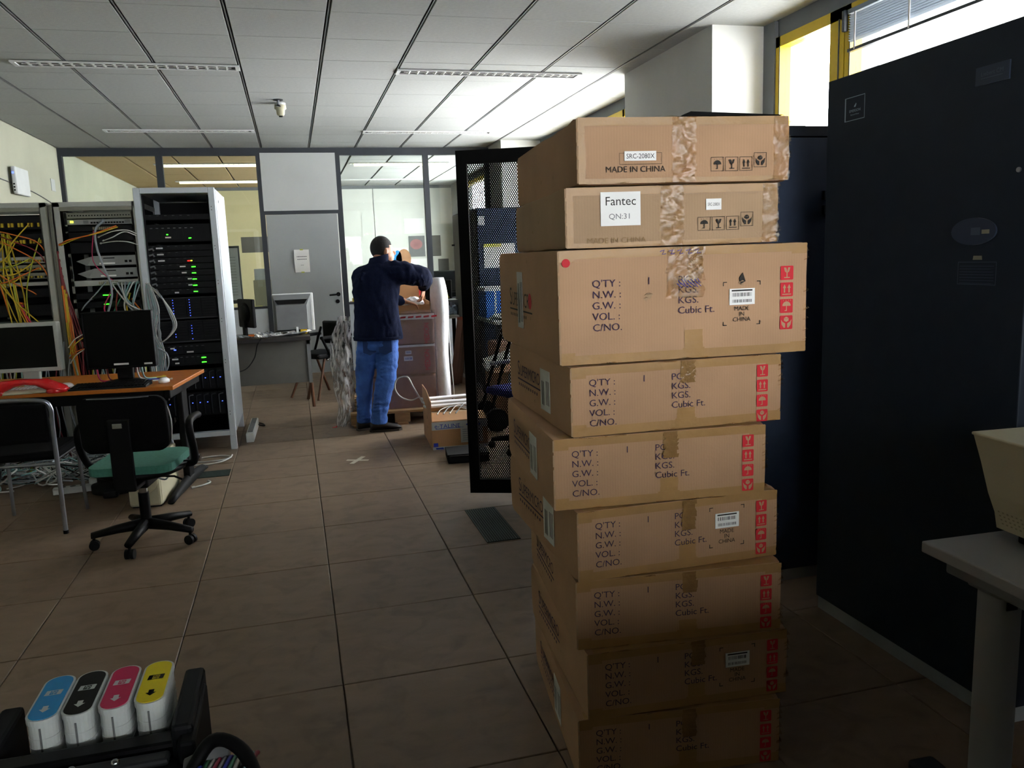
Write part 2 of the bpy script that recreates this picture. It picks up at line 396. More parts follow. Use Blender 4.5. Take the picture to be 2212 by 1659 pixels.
wl = struct(obj('wall_left', MB().box(XL - .1, XL, YF - .1, YB, -.03, ZC + .02), ['plaster']), 'cream plaster wall on the left')
obj('cover_plate', local(wl).rbox(XL + .0005, XL + .008, 8.02, 8.18, 2.42, 2.56, .003), 'panel_grey', wl)
obj('wall_cable', local(wl).tube(spline([(XL + .008, 5.2, 2.42), (XL + .008, 6.6, 2.37), (XL + .008, 7.4, 2.33), (XL + .008, 8.2, 2.24), (XL + .008, 8.44, 2.22)]), .005, 6), 'mid_grey', wl)
obj('cable_clip', local(wl).box(XL, XL + .02, 8.36, 8.40, 2.22, 2.25), 'black', wl)
BX0, BX1, BZ0, BZ1 = -.2, 2.9, 1.35, 2.3  # unseen window, added to account for light on the box fronts
struct(obj('wall_behind', MB().box(XL - .1, BX0, YF - .1, YF, -.03, ZC + .02).box(BX1, XR + .1, YF - .1, YF, -.03, ZC + .02).box(BX0, BX1, YF - .1, YF, -.03, BZ0).box(BX0, BX1, YF - .1, YF, BZ1, ZC + .02), ['grey_wall']), 'grey wall with an added window behind the viewer')
wn = struct(obj('window_9', MB().box(BX0, BX1, YF - .1, YF + .02, BZ0 - .03, BZ0), ['yellow_frame']), 'wide unseen window added behind the viewer')
obj('window_frame', MB().box(BX0, BX1, YF - .06, YF - .01, BZ0, BZ0 + .05).box(BX0, BX1, YF - .06, YF - .01, BZ1 - .05, BZ1).box(BX0, BX0 + .05, YF - .06, YF - .01, BZ0, BZ1).box(BX1 - .05, BX1, YF - .06, YF - .01, BZ0, BZ1).box(.98, 1.02, YF - .06, YF - .01, BZ0, BZ1), 'yellow_frame', wn)
obj('pane', MB().box(BX0 + .05, .98, YF - .04, YF - .034, BZ0 + .05, BZ1 - .05), 'window_pane', wn); obj('pane', MB().box(1.02, BX1 - .05, YF - .04, YF - .034, BZ0 + .05, BZ1 - .05), 'window_pane', wn)
bw = struct(obj('wall_back', MB().box(XL - .1, XR + .1, YB, YB + .1, -.03, ZC + .02), ['cool_wall']), 'pale end wall of the office behind the glass')
obj('wall_trim', local(bw).box(XL, XR, YB - .02, YB, 2.9, ZC), 'grey_wall', bw)
for x in (-.2, 1.6): obj('wall_joint', local(bw).box(x, x + .01, YB - .006, YB, 0, 2.9), 'mid_grey', bw)
obj('warm_lit_patch', local(bw).box(XL, -.2, YB - .005, YB, 0, 2.9), 'warm_lit_wall', bw)  # part of the end wall coloured as if warmly lit

# right wall: parapet, lintel, piers between window openings
WIN = [(-.05, 1.60, 2.1), (1.61, 2.315, 2.1), (4.05, 5.70, .5), (5.78, 7.45, .5), (9.0, 13.0, 1.1)]
HEAD = 2.85
mb = MB().box(XR, XR + .22, YF - .1, YB + .1, -.03, .5).box(XR, XR + .22, YF - .1, YB + .1, HEAD, ZC + .02)
ys = [YF - .1] + [y for a in WIN for y in a[:2]] + [YB + .1]
for a, b in zip(ys[::2], ys[1::2]): mb.box(XR, XR + .22, a, b, .5, HEAD)
for a, b, SILL in WIN: mb.box(XR, XR + .22, a, b, .5, SILL) if SILL > .5 else None
struct(obj('wall_right', mb, ['grey_wall']), 'grey window wall on the right')
for i, (a, b, SILL) in enumerate(WIN):
    wn = struct(obj('window_%d' % (i + 1), MB().box(XR - .015, XR + .22, a, b, SILL - .03, SILL), ['yellow_frame']), 'bright window in a yellow metal frame')
    f = .05
    near = i == 1
    pn = [(a, b)] if b - a < 1.2 else ([(a, (a + b) / 2 - .03), ((a + b) / 2 + .03, b)] if i in (2, 3) else [(a, b)])
    fm = MB().box(XR - .02, XR + .06, a, b, HEAD - .065, HEAD).box(XR - .02, XR + .06, a, b, SILL, SILL + .06)
    for (p, q) in pn:
        fm.box(XR - .02, XR + .06, p, p + (.13 if near else f), SILL, HEAD).box(XR - .02, XR + .06, q - f, q, SILL, HEAD)
    obj('window_frame', fm, 'yellow_frame', wn)
    for (p, q) in pn: obj('pane', MB().box(XR + .02, XR + .026, p + (.13 if near else f), q - f, SILL + .06, HEAD - .065), 'window_pane', wn)
    obj('gasket', MB().box(XR - .023, XR - .02, a + .04, a + .05, SILL + .06, HEAD - .06).box(XR - .023, XR - .02, b - .05, b - .042, SILL + .06, HEAD - .06), 'dark_frame', wn)
    if i == 0: obj('window_handle', MB().rbox(XR - .05, XR - .02, 1.573, 1.597, 2.70, 2.82, .006), 'dark_frame', wn)
    if i == 0:
        slat = MB().add([(XR - .045, a + .06, .011), (XR - .045, b - .06, .011), (XR - .022, b - .06, 0), (XR - .022, a + .06, 0),
                         (XR - .045, a + .06, .012), (XR - .045, b - .06, .012), (XR - .022, b - .06, .001), (XR - .022, a + .06, .001)],
                        [(0, 1, 2, 3), (7, 6, 5, 4), (0, 4, 5, 1), (1, 5, 6, 2), (2, 6, 7, 3), (3, 7, 4, 0)]).mesh('slat')
        slat.materials.append(M['blind_slat'])
        bl = obj('blind', MB().box(XR - .05, XR - .02, a + .06, b - .06, 2.785, 2.81), 'blind_slat', wn)
        for k in range(11): link('slat', slat, 'blind_slat', bl, (0, 0, 2.765 - .0135 * k))
        cd = MB()
        for y in (a + .2, a + .6, a + 1.1, b - .12): cd.box(XR - .049, XR - .046, y - .006, y + .006, 2.58, 2.785)
        obj('ladder_cord', cd, 'blind_cord', bl)
        obj('bottom_rail', MB().box(XR - .048, XR - .022, a + .06, b - .06, 2.575, 2.592), 'dark_frame', bl)
def pillar(n, x0, y0, y1, lab):
    struct(obj('pillar_%d' % n, MB().box(x0, XR + .02, y0, y1, 0, ZC), ['pillar_paint']), lab)
pillar(1, 2.78, 2.45, 3.95, 'wide white pillar between the windows'); pillar(2, 2.665, 7.76, YP + .02, 'white pillar where the glass partition ends')
struct(obj('pillar_strip', MB().box(XR - .03, XR, 2.32, 2.45, 0, ZC), ['grey_wall']))

# glazed partition
pt = struct(obj('wall_partition', MB().box(XL, 2.665, YP, YP + .06, 2.864, ZC), ['dark_frame']), 'glazed office partition in a dark metal frame')
SZ = .905
for (x0, x1) in ((XL, -2.664), (-1.612, -1.53), (-.415, -.352), (.575, .645), (1.748, 1.82), (2.60, 2.665)):
    obj('post', local(pt).box(x0, x1, YP - .005, YP + .065, 0, 2.866), 'dark_frame', pt)
for (x0, x1) in ((-2.664, -1.612), (-1.53, -.415), (.645, 1.748), (1.82, 2.60)):
    obj('pane', local(pt).box(x0, x1, YP + .027, YP + .033, SZ + .03, 2.864), 'pane', pt)
    obj('lower_panel', local(pt).box(x0, x1, YP + .01, YP + .05, .0, SZ), 'low_panel', pt)
    obj('rail', local(pt).box(x0, x1, YP, YP + .06, SZ, SZ + .03), 'dark_frame', pt)
obj('upper_panel', local(pt).box(-.362, .585, YP - .012, YP + .04, 2.162, 2.895), 'panel_grey', pt)
dr = struct(obj('door_1', MB().rbox(-.345, .565, YP + .0, YP + .045, .008, 2.112, .004), ['door_grey']), 'grey office door with a black lever handle')
obj('door_frame', MB().box(-.352, .575, YP - .004, YP + .05, 2.116, 2.162), 'dark_frame', dr)
h = MB().disc((.51, YP - .004, 1.05), .028, 'y', 18, .01).tube([(.51, YP - .008, 1.05), (.51, YP - .05, 1.05), (.50, YP - .055, 1.048), (.39, YP - .055, 1.043)], .011, 8)
obj('door_handle', h, 'black', dr); obj('lock', MB().disc((.495, YP - .004, .955), .027, 'y', 18, .012), 'black', dr)
nt_ = thing('door_notice', 'white paper notice with two printed lines taped to the grey door', 'paper', (.07, YP - .004, 1.36))
obj('sheet', MB().add([(-.095, 0, 0), (.095, 0, 0), (.095, -.001, .295), (-.095, -.014, .297), (-.1, -.02, .15)], [(0, 1, 2, 3), (0, 3, 4)]), 'paper', nt_)
tx = MB()
for z_, w_, h_ in ((.20, .066, .010), (.165, .06, .010), (.09, .02, .006)):
    x_ = -w_
    while x_ < w_:
        l_ = random.uniform(.006, .02); tx.add([(x_, -.0125, z_), (min(x_ + l_, w_), -.0118, z_), (min(x_ + l_, w_), -.0118, z_ + h_), (x_, -.0125, z_ + h_)], [(0, 1, 2, 3)]); x_ += l_ + .004
obj('printed_lines', tx, 'mid_grey', nt_)
obj('tape', MB().box(-.02, .02, -.016, -.001, .288, .303).box(-.02, .02, -.01, -.001, -.006, .008), 'note_yellow', nt_)

# ceiling lights, detector, sprinkler
def ceiling_light(x0, y, lab, on=False, grp='recessed louvre ceiling lights'):
    t = thing('ceiling_light', lab, 'light', (x0, y, ZC - .002), 0, grp)
    L, W, D = 1.54, .15, .013
    obj('frame', MB().box(0, L, -W/2, -W/2 + .012, -D, -.001).box(0, L, W/2 - .012, W/2, -D, -.001).box(0, .03, -W/2 + .016, W/2 - .016, -D, -.001).box(L - .03, L, -W/2 + .016, W/2 - .016, -D, -.001), 'ceiling_rail', t)
    obj('reflector', MB().box(.03, L - .03, -W/2 + .016, W/2 - .016, -.005, -.001), 'reflector' if on else 'lamp_cell_shade', t)  # unlit lamps: dark plate carries the shade of a deeper recess
    obj('tube', MB().tube([(.06, 0, -.026 if on else -.0075), (L - .06, 0, -.026 if on else -.0075)], .02 if on else .003, 8), 'lamp_tube' if on else 'tube_off', t)
    me = MB().add([(0, -W/2 + .016, -D + .002), (.004, -W/2 + .016, -D + .002), (.016, -W/2 + .016, -.0055), (-.012, -W/2 + .016, -.0055),
                   (0, W/2 - .016, -D + .002), (.004, W/2 - .016, -D + .002), (.016, W/2 - .016, -.0055), (-.012, W/2 - .016, -.0055)],
                  [(0, 1, 2, 3), (7, 6, 5, 4), (0, 4, 5, 1), (1, 5, 6, 2), (2, 6, 7, 3), (3, 7, 4, 0)]).mesh('louvre'); me.materials.append(M['reflector'])
    for k in range(1, 21): link('louvre', me, 'reflector', t, (.03 + k * (L - .06) / 21, 0, 0))
    return t
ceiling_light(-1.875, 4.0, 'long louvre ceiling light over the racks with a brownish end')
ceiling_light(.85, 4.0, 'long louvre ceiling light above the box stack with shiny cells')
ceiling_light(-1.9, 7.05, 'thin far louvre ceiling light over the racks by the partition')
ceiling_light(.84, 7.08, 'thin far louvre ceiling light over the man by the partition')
G2 = 'lit ceiling lights in the office behind the glass'
ceiling_light(-1.87, 10.15, 'lit strip light over the racks behind the glass, the higher of two', True, G2); ceiling_light(-1.9, 12.65, 'lit strip light over the racks behind the glass, the lower of two', True, G2)
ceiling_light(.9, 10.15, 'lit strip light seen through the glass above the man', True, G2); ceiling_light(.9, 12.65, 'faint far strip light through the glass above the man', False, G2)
t = thing('smoke_detector', 'cream smoke detector on a short stem under the ceiling', 'detector', (-.06, 5.42, ZC))
obj('base', MB().tube([(0, 0, 0), (0, 0, -.02)], .05, 20), 'white_plastic', t)
obj('body', MB().tube([(0, 0, -.02), (0, 0, -.05), (0, 0, -.062), (0, 0, -.10), (0, 0, -.115)], [.052, .055, .04, .036, .026], 20), 'beige', t)
obj('sensor', MB().tube([(0, 0, -.115), (0, 0, -.125)], .017, 14), 'black', t)
t = thing('sprinkler_head', 'small metal sprinkler head on the ceiling above the detector', 'sprinkler', (-.075, 5.25, ZC))
obj('rose', MB().disc((0, 0, -.003), .045, 'z', 18, .006), 'dark_grey', t); obj('stem', MB().tube([(0, 0, -.006), (0, 0, -.045)], .012, 10), 'steel', t)
obj('deflector', MB().tube([(0, 0, -.045), (0, 0, -.06)], [.012, .024], 12), 'steel', t)

# wireless access point on left wall
t = thing('access_point', 'white wireless access point with a blue light on the cream wall', 'router', (XL, 6.50, 2.26))
obj('body', MB().rbox(.03, .075, 0, .42, 0, .27, .012), 'white_plastic', t); obj('bracket', MB().box(.0, .03, .12, .3, .06, .2), 'mid_grey', t)
obj('status_light', MB().box(.04, .055, -.002, .001, .2, .215), 'led_blue', t)
obj('port', MB().box(.04, .055, -.001, .003, .06, .075).box(.04, .055, -.001, .003, .09, .105).box(.04, .055, -.001, .003, .03, .045), 'black', t)

# ------------------------------------------------------------------ stack of cartons
def carton_mesh(w, L, h, mats, seed, dent=.004, name='carton'):
    """taped carton: face grids whose rims and corners are worn and slightly crushed"""
    rnd = random.Random(seed); mb = MB(); nx, ny, nz = 14, 14, 7
    ox, oy, oz = rnd.random() * 50, rnd.random() * 50, rnd.random() * 50
    def warp(p):
        x, y, z = p
        q = Vector((x * 9 + ox, y * 9 + oy, z * 9 + oz))
        ex, ey, ez = min(x, w - x), min(y, L - y), min(z, h - z)
        s = sorted((ex, ey, ez))
        edge = max(0, 1 - s[1] / .012)              # close to an edge
        cor = max(0, 1 - (s[1] + s[2]) / .03)
        n = Vector((mnoise.noise(q), mnoise.noise(q + Vector((31, 0, 0))), mnoise.noise(q + Vector((0, 47, 0)))))
        c = Vector((w / 2, L / 2, h / 2)); inw = Vector(((1 if x < w / 2 else -1), (1 if y < L / 2 else -1), (1 if z < h / 2 else -1)))
        amt = edge * (.0012 + dent * max(0, n.x)) + cor * .004
        on = Vector((1 if ex < .004 else 0, 1 if ey < .004 else 0, 1 if ez < .004 else 0))
        d = Vector((inw.x * on.x, inw.y * on.y, inw.z * on.z)) * amt
        if ez > .001: d += Vector((n.x, n.y, 0)) * .0012 * (1 if max(edge, cor) > 0 else 0)
        return Vector(p) + d
    def ts(n, l):   # parameters denser near the ends
        e = min(.012, l * .1); return [0, e, e * 2.6] + [e * 2.6 + (l - e * 5.2) * (i + 1) / (n - 5) for i in range(n - 6)] + [l - e * 2.6, l - e, l]
    tx_, ty_, tz_ = ts(nx, w), ts(ny, L), ts(nz + 2, h)
    def sheet(us, vs, fn, flip):
        k = len(vs); pts = [warp(fn(u, v)) for u in us for v in vs]; fs = []
        for i in range(len(us) - 1):
            for j in range(k - 1):
                f = (i * k + j, (i + 1) * k + j, (i + 1) * k + j + 1, i * k + j + 1); fs.append(f[::-1] if flip else f)
        mb.add(pts, fs, True)
    sheet(tx_, tz_, lambda u, v: (u, 0, v), False); sheet(tx_, tz_, lambda u, v: (u, L, v), True)
    sheet(ty_, tz_, lambda u, v: (0, u, v), True); sheet(ty_, tz_, lambda u, v: (w, u, v), False)
    sheet(tx_, ty_, lambda u, v: (u, v, h), False); sheet(tx_, ty_, lambda u, v: (u, v, 0), True)
    bm = bmesh.new(); me = mb.mesh(name); bm.from_mesh(me); bmesh.ops.remove_doubles(bm, verts=bm.verts[:], dist=1e-5)
    for e in bm.edges:
        if len(e.link_faces) == 2 and e.link_faces[0].normal.dot(e.link_faces[1].normal) < .85: e.smooth = False
    bm.to_mesh(me); bm.free(); return me
def strip_front(mb, u0, u1, v0, v1, e=.0016, t=.0004, n=6, wob=.0015, rnd=random):
    """a thin piece of tape on the front face with uneven ends"""
    for k in range(n):
        a, b = v0 + (v1 - v0) * k / n, v0 + (v1 - v0) * (k + 1) / n
        mb.add([(u0 + rnd.uniform(-wob, wob), -e, a), (u1 + rnd.uniform(-wob, wob), -e, a), (u1 + rnd.uniform(-wob, wob), -e - rnd.uniform(0, .0012), b), (u0, -e - rnd.uniform(0, .0006), b)], [(0, 1, 2, 3)])
def icon(mb, kind, u, v, s, e=.0030):
    """handling pictogram symbol inside a square of side s at (u, v) lower left"""
    P = lambda pts: mb.poly([(u + x * s, -e, v + y * s) for x, y in pts])
    arc = lambda cx, cy, r, a0, a1, n=10: [(cx + r * math.cos(R(a0 + (a1 - a0) * i / n)), cy + r * math.sin(R(a0 + (a1 - a0) * i / n))) for i in range(n + 1)]
    if kind == 'umbrella':
        P(arc(.5, .5, .33, 0, 180)); P([(.47, .2), (.53, .2), (.53, .5), (.47, .5)]); P([(.36, .14), (.53, .14), (.53, .2), (.36, .2)])
        for x in (.25, .45, .65, .8): P([(x, .86), (x + .03, .86), (x + .01, .94), (x - .02, .94)])
    elif kind == 'arrows':
        for x in (.32, .68):
            P([(x - .05, .28), (x + .05, .28), (x + .05, .62), (x - .05, .62)]); P([(x - .13, .6), (x + .13, .6), (x, .88)])
        P([(.15, .12), (.85, .12), (.85, .19), (.15, .19)])
    elif kind == 'glass':
        P([(.46, .2), (.54, .2), (.54, .52), (.46, .52)]); P([(.28, .13), (.72, .13), (.72, .2), (.28, .2)])
        P([(.25, .88), (.34, .58), (.5, .5), (.5, .7), (.42, .88)]); P([(.75, .88), (.58, .88), (.55, .7), (.5, .5), (.66, .58)])
    else:
        P([(.32, .62), (.5, .53), (.5, .72), (.32, .81)]); P([(.5, .53), (.68, .62), (.68, .81), (.5, .72)]); P([(.33, .83), (.5, .745), (.67, .83), (.5, .91)])
        P([(.08, .72), (.2, .55), (.42, .42), (.42, .12), (.3, .12), (.14, .35)]); P([(.92, .72), (.86, .35), (.7, .12), (.58, .12), (.58, .42), (.8, .55)])
def outline(mb, u0, u1, v0, v1, t, e=.0028):
    for a, b, c, d in ((u0, u1, v0, v0 + t), (u0, u1, v1 - t, v1), (u0, u0 + t, v0 + t, v1 - t), (u1 - t, u1, v0 + t, v1 - t)):
        mb.poly([(a, -e, c), (b, -e, c), (b, -e, d), (a, -e, d)])
def bars(mb, X, w, h, rnd, k=26):
    u = 0; old = mb.X; mb.X = old @ X
    while u < w:
        t = rnd.choice((.5, .5, 1, 1.6)) * w / k / 1.6; mb.add([(u, 0, 0), (min(w, u + t), 0, 0), (min(w, u + t), h, 0), (u, h, 0)], [(0, 1, 2, 3)]); u += t + rnd.choice((.5, .8, 1.3)) * w / k / 1.4
    mb.X = old
Z = [1.802, 1.638, 1.483, 1.184, .995, .797, .598, .397, .199, 0.]
BX = [(.628, -.799, -5.5, .561, .84), (.606, -.763, -7.0, .568, .839), (.585, -.756, -3.7, .699, .81), (.607, -.769, -2.0, .608, .70), (.559, -.754, -4.9, .603, .69),
      (.613, -.778, -.3, .602, .706), (.61, -.762, -6.1, .597, .69), (.629, -.787, -3.8, .597, .70), (.604, -.771, -7.1, .594, .72)]
BL = ['tan carton with black handling marks and clear tape, topmost of the tall stack', 'tan carton with a white name sticker, second from the top of the tall stack',
      'large wide carton with a red dot sticker, third from the top of the stack', 'flat carton directly under the large wide carton in the tall stack',
      'flat carton jutting toward the racks, fifth from the top of the tall stack', 'flat carton with a barcode sticker, sixth from the top of the tall stack',
      'flat reddish-brown carton without barcode, seventh from the top of the tall stack', 'flat carton with a barcode sticker, second from the bottom of the tall stack', 'flat carton lying on the floor at the bottom of the tall stack']
for i in range(9):
    x, y, a, w_, L_ = BX[i]; h_ = Z[i] - Z[i + 1] - .0015; rnd = random.Random(40 + i)
    t = thing('cardboard_box', BL[i], 'box', (x, y, Z[i + 1] + (.001 if i < 8 else 0)), a, 'tall stack of cartons')
    cm = ['carton', 'carton_pale', 'carton', 'carton_b', 'carton_b', 'carton_b', 'carton_b', 'carton_b', 'carton_b'][i]
    link('body', carton_mesh(w_, L_, h_, None, 11 + i, .003 if i > 2 else .005), cm, t)
    # tape: bands wrapped over top and bottom rims, a centre strip
    e = .0014
    tp = MB(); strip_front(tp, .004, w_ - .004, .002, .026, e, n=1); strip_front(tp, .004, w_ - .004, h_ - .024, h_ - .002, e, n=1)
    for v in (0.004, h_ - .032): strip_front(tp, .003, .042, v, v + .03, e + .0004, n=2)
    for v in (0.004, h_ - .03): strip_front(tp, w_ - .05, w_ - .004, v, v + .026, e + .0004, n=2)
    tp.add([(.02, -.002, h_ + .0006), (w_ - .02, -.002, h_ + .0006), (w_ - .02, .035, h_ + .0006), (.02, .035, h_ + .0006)], [(0, 1, 2, 3)])
    if i >= 2: obj('packing_tape', tp, 'tape_tan', t)
    cx = w_ * .5
    if i >= 2:
        tp = MB(); strip_front(tp, cx - .006, cx + .045, .03, .058 + .01 * (i % 3), e, n=3); strip_front(tp, cx - .012, cx + .05, .002, .03, e + .0005, n=2); obj('packing_tape', tp, 'tape_tan', t)
        tp = MB(); strip_front(tp, cx + .004, cx + .045, h_ - .062 - .012 * (i % 3), h_ - .002, .0034, n=7, wob=.004, rnd=rnd); obj('packing_tape', tp, 'tape_dark', t)
    else:
        tp = MB(); strip_front(tp, cx - .035, cx + .026, .002, h_ - .002, .0034, n=12, wob=.004, rnd=rnd); obj('clear_tape', tp, 'tape_clear', t)
        tp = MB(); strip_front(tp, .004, w_ - .004, h_ - .022, h_ - .002, e, n=1); strip_front(tp, .004, w_ - .004, .002, .014, e, n=1); strip_front(tp, .003, .022, .01, h_ - .01, e, n=5)
        obj('packing_tape', tp, 'tape_tan', t)
        tp = MB(); strip_front(tp, w_ - .045, w_ - .002, .002, h_ - .002, .0022, n=7, wob=.004, rnd=rnd); obj('clear_tape', tp, 'tape_clear', t)
    # crinkled tape remnants round the right-hand rim and corners
    cr = MB()
    for k in range(9):
        zz = rnd.uniform(.01, h_ - .01); d = rnd.uniform(.004, .012)
        cr.add([(w_ - .012, -.001, zz), (w_ + d * .5, -.004, zz + .004), (w_ + d * .4, .012, zz + rnd.uniform(.008, .02)), (w_ - .006, -.0025, zz + .018)], [(0, 1, 2), (0, 2, 3)])
    for k in range(10):
        xx = rnd.uniform(.01, w_ - .03); d = rnd.uniform(.001, .004); zz = rnd.choice((.002, h_ - .003))
        cr.add([(xx, -.0022, zz), (xx + rnd.uniform(.02, .07), -.003, zz + rnd.uniform(-.002, .002)), (xx + .03, -.0026 - d, zz + .004)], [(0, 1, 2)])
    obj('tape_scrap', cr, 'tape_clear', t)['kind'] = 'stuff'
    st = MB()
    for k in range(5): st.add([(.0, -.0006, h_ * k / 5 + .004), (.004, -.0022, h_ * k / 5 + .004), (.005, -.0024, h_ * (k + 1) / 5 - .004), (.0005, -.0008, h_ * (k + 1) / 5 - .004)], [(0, 1, 2, 3)])
    obj('worn_edge', st, 'carton_pale', t)
    ink = MB()
    if i >= 2:
        big = i == 2
        def line(s, z_, X_):
            ml = MB(); put_text(ml, s, z_, X_, sx=1.08); obj('printed_text', ml, 'ink_purple', t)
        v0 = h_ - (.088 if big else .0435); pitch = .0283 if big else .0268; sz = .0265 if big else .0250
        u1, u2, u3 = (.090, .237, .324) if big else (.05, .197, .281)
        for k, s in enumerate(("Q'TY :", 'N.W. :', 'G.W. :', 'VOL. :', 'C/NO.')): line(s, sz, face_front(u1, v0 - pitch * k - .009, .0026))
        line('1', sz, face_front(u2, v0 - .007, .0026))
        for k, s in enumerate(('PKG.' if big else 'PCS.', 'KGS.', 'KGS.', 'Cubic Ft.')): line(s, sz, face_front(u3, v0 - (.001 if not big else 0) - pitch * .95 * k - .007, .0026))
        s_ = .0375 if big else .0335; p_ = .0445 if big else .0415; uu = .618 if big else .532; vv = h_ - (.062 if big else .0215 + (.012 if i in (6, 8) else .006))
        for k, kd in enumerate(('glass', 'arrows', 'umbrella', 'hands')):
            mk = MB(); v = vv - p_ * k - s_
            mk.poly([(p[0], -.0027, p[1]) for p in ring(uu + s_ / 2, v + s_ / 2, s_, s_, .003, 3)]); mk.mi = 1; icon(mk, kd, uu, v, s_)
            obj('handling_mark', mk, ['ink_red', cm], t)
        if i in (2, 5, 7):
            u0, vb = (.470, h_ - .160) if big else (.405, h_ - .094)
            stk = MB(); stk.box(u0, u0 + .073, -.0036, -.0026, vb, vb + .043); sk = obj('barcode_sticker', stk, 'paper', t)
            b = MB(); bars(b, face_front(u0 + .008, vb + .022, .0038), .056, .01, rnd); bars(b, face_front(u0 + .008, vb + .006, .0038), .056, .008, rnd, 34)
            b.poly([(u0 + .006, -.0038, vb + .036), (u0 + .066, -.0038, vb + .036), (u0 + .066, -.0038, vb + .040), (u0 + .006, -.0038, vb + .040)]); obj('barcode', b, 'ink', sk)
            b = MB()
            for k, s in enumerate(('MADE', 'IN', 'CHINA')): put_text(b, s, .0165, face_front(u0 + .036, vb - .0155 - .0145 * k, .0026), 'CENTER')
            for (cu, cv, du, dv) in ((u0 - .018, vb + .062, 1, -1), (u0 + .09, vb + .062, -1, -1), (u0 - .018, vb - .055, 1, 1), (u0 + .09, vb - .055, -1, 1)):
                for (a_, b_) in ((.011, .0022), (.0022, .011)):
                    xs, zs = sorted((cu, cu + du * a_)), sorted((cv, cv + dv * b_)); b.poly([(xs[0], -.0026, zs[0]), (xs[1], -.0026, zs[0]), (xs[1], -.0026, zs[1]), (xs[0], -.0026, zs[1])])
            obj('origin_mark', b, 'ink', t)['kind'] = 'stuff'
        # side wall: brand lettering and address label
        sd = MB(); yb = L_ - (.12 if not big else .18); zb = h_ * (.50 if not big else .44)
        ls = .052 if not big else .062
        put_text(sd, 'S', ls * 1.3, face_left(yb, zb)); put_text(sd, 'UPERMICR' if big else 'UPERMICRO', ls, face_left(yb - ls * .62, zb), sx=.86)
        rl = yb - ls * .62 - ls * .86 * 4.7
        sd.add([(-.0012, yb, zb - .010), (-.0012, rl - .04, zb - .010), (-.0012, rl - .04, zb - .015), (-.0012, yb, zb - .015)], [(0, 1, 2, 3)])
        for k in range(10): sd.add([(-.0012, yb - .01 - .025 * k, zb - .034), (-.0012, yb - .022 - .025 * k, zb - .034), (-.0012, yb - .022 - .025 * k, zb - .025), (-.0012, yb - .01 - .025 * k, zb - .025)], [(0, 1, 2, 3)])
        obj('brand_lettering', sd, 'ink_purple' if not big else 'ink', t)
        if not big: pass
        dt = MB(); dt.X = face_left(rl - .012, zb + ls * .36); dt.add([(.022 * math.cos(2 * math.pi * q / 18), .024 * math.sin(2 * math.pi * q / 18), 0) for q in range(18)], [tuple(range(18))]); obj('brand_dot', dt, 'ink_red', t) if big else None
        if i in (2, 3, 4, 5, 8):
            ly = {2: .50, 3: .29, 4: .30, 5: .30, 8: .34}[i]; lw = .10 if i != 2 else .075; z0 = h_ * .16 if i != 2 else h_ * .22; z1 = h_ * .80 if i != 2 else h_ * .80
            lb = obj('address_label', MB().box(-.0028, -.0016, ly - lw, ly, z0, z1), 'paper', t); b = MB()
            bars(b, Matrix(((0, 0, -1, -.003), (-1, 0, 0, ly - .012), (0, 1, 0, z0 + .015), (0, 0, 0, 1))), lw * .30, z1 - z0 - .05, rnd, 12)
            for k in range(3): b.add([(-.003, ly - lw * .62 - .012 * k, z0 + .02), (-.003, ly - lw * .62 - .012 * k - .005, z0 + .02), (-.003, ly - lw * .62 - .012 * k - .005, z1 - .03), (-.003, ly - lw * .62 - .012 * k, z1 - .03)], [(0, 1, 2, 3)])
            obj('barcode', b, 'ink', lb)
        if big:
            obj('red_dot_sticker', MB().disc((.022, -.003, h_ - .033), .011, 'y', 18, .0008), 'ink_red', t)
            d = MB()
            for (u, v, r) in ((.243, h_ - .123, .012), (.235, h_ - .132, .008), (.505, h_ - .10, .009)): d.add([(u - r, -.0028, v), (u, -.0075, v + r * .6), (u + r, -.0028, v + r * .2), (u + r * .3, -.0025, v - r)], [(0, 1, 2), (0, 2, 3)])
            obj('torn_patch', d, 'carton_pale', t)['kind'] = 'stuff'; obj('punched_hole', MB().prism([(.508, h_ - .075), (.516, h_ - .098), (.502, h_ - .105), (.498, h_ - .088)], -.0036, -.0024, 'y'), 'ink', t)
            cl = MB(); strip_front(cl, .295, .395, h_ - .135, h_ - .002, .0036, n=6, wob=.008, rnd=rnd); obj('clear_tape', cl, 'tape_clear', t)
            sc_ = MB()
            for k in range(7):
                u, v = .325 + .009 * k, h_ - .085 - .006 * rnd.random(); sc_.tube([(u, -.0042, v), (u + .008, -.0042, v - .012), (u - .004, -.0042, v - .008), (u + .01, -.0042, v - .02)], .0008, 4)
            for k in range(5):
                u = .275 + .024 * k; sc_.tube([(u, -.0044, h_ - .012), (u + .012, -.0044, h_ - .008), (u + .006, -.0044, h_ - .020), (u + .016, -.0044, h_ - .018)], .0009, 4)
            obj('pen_scribble', sc_, 'ink_blue', t)
    else:
        v0 = .029 if i == 0 else .012
        put_text(ink, 'MADE IN CHINA', .0205, face_front(.072 if i == 0 else .055, v0, .0026), sx=1.02); obj('printed_text', ink, 'ink' if i == 0 else 'ink_faded', t)
        if i == 0:
            lb = obj('model_sticker', MB().box(.121, .203, -.0036, -.0026, .056, .079), 'paper', t); b = MB(); put_text(b, 'SRC-2080X', .0165, face_front(.162, .0615, .0038), 'CENTER', .92); obj('model_text', b, 'ink', lb)
            b = MB(); outline(b, .108, .218, .0475, .075, .0008); obj('printed_frame', b, 'ink', t)
        else:
            lb = obj('name_sticker', MB().box(.092, .196, -.0036, -.0026, .055, .139), 'paper', t); b = MB(); put_text(b, 'Fantec', .031, face_front(.144, .106, .0038), 'CENTER'); obj('name_text', b, 'ink', lb)
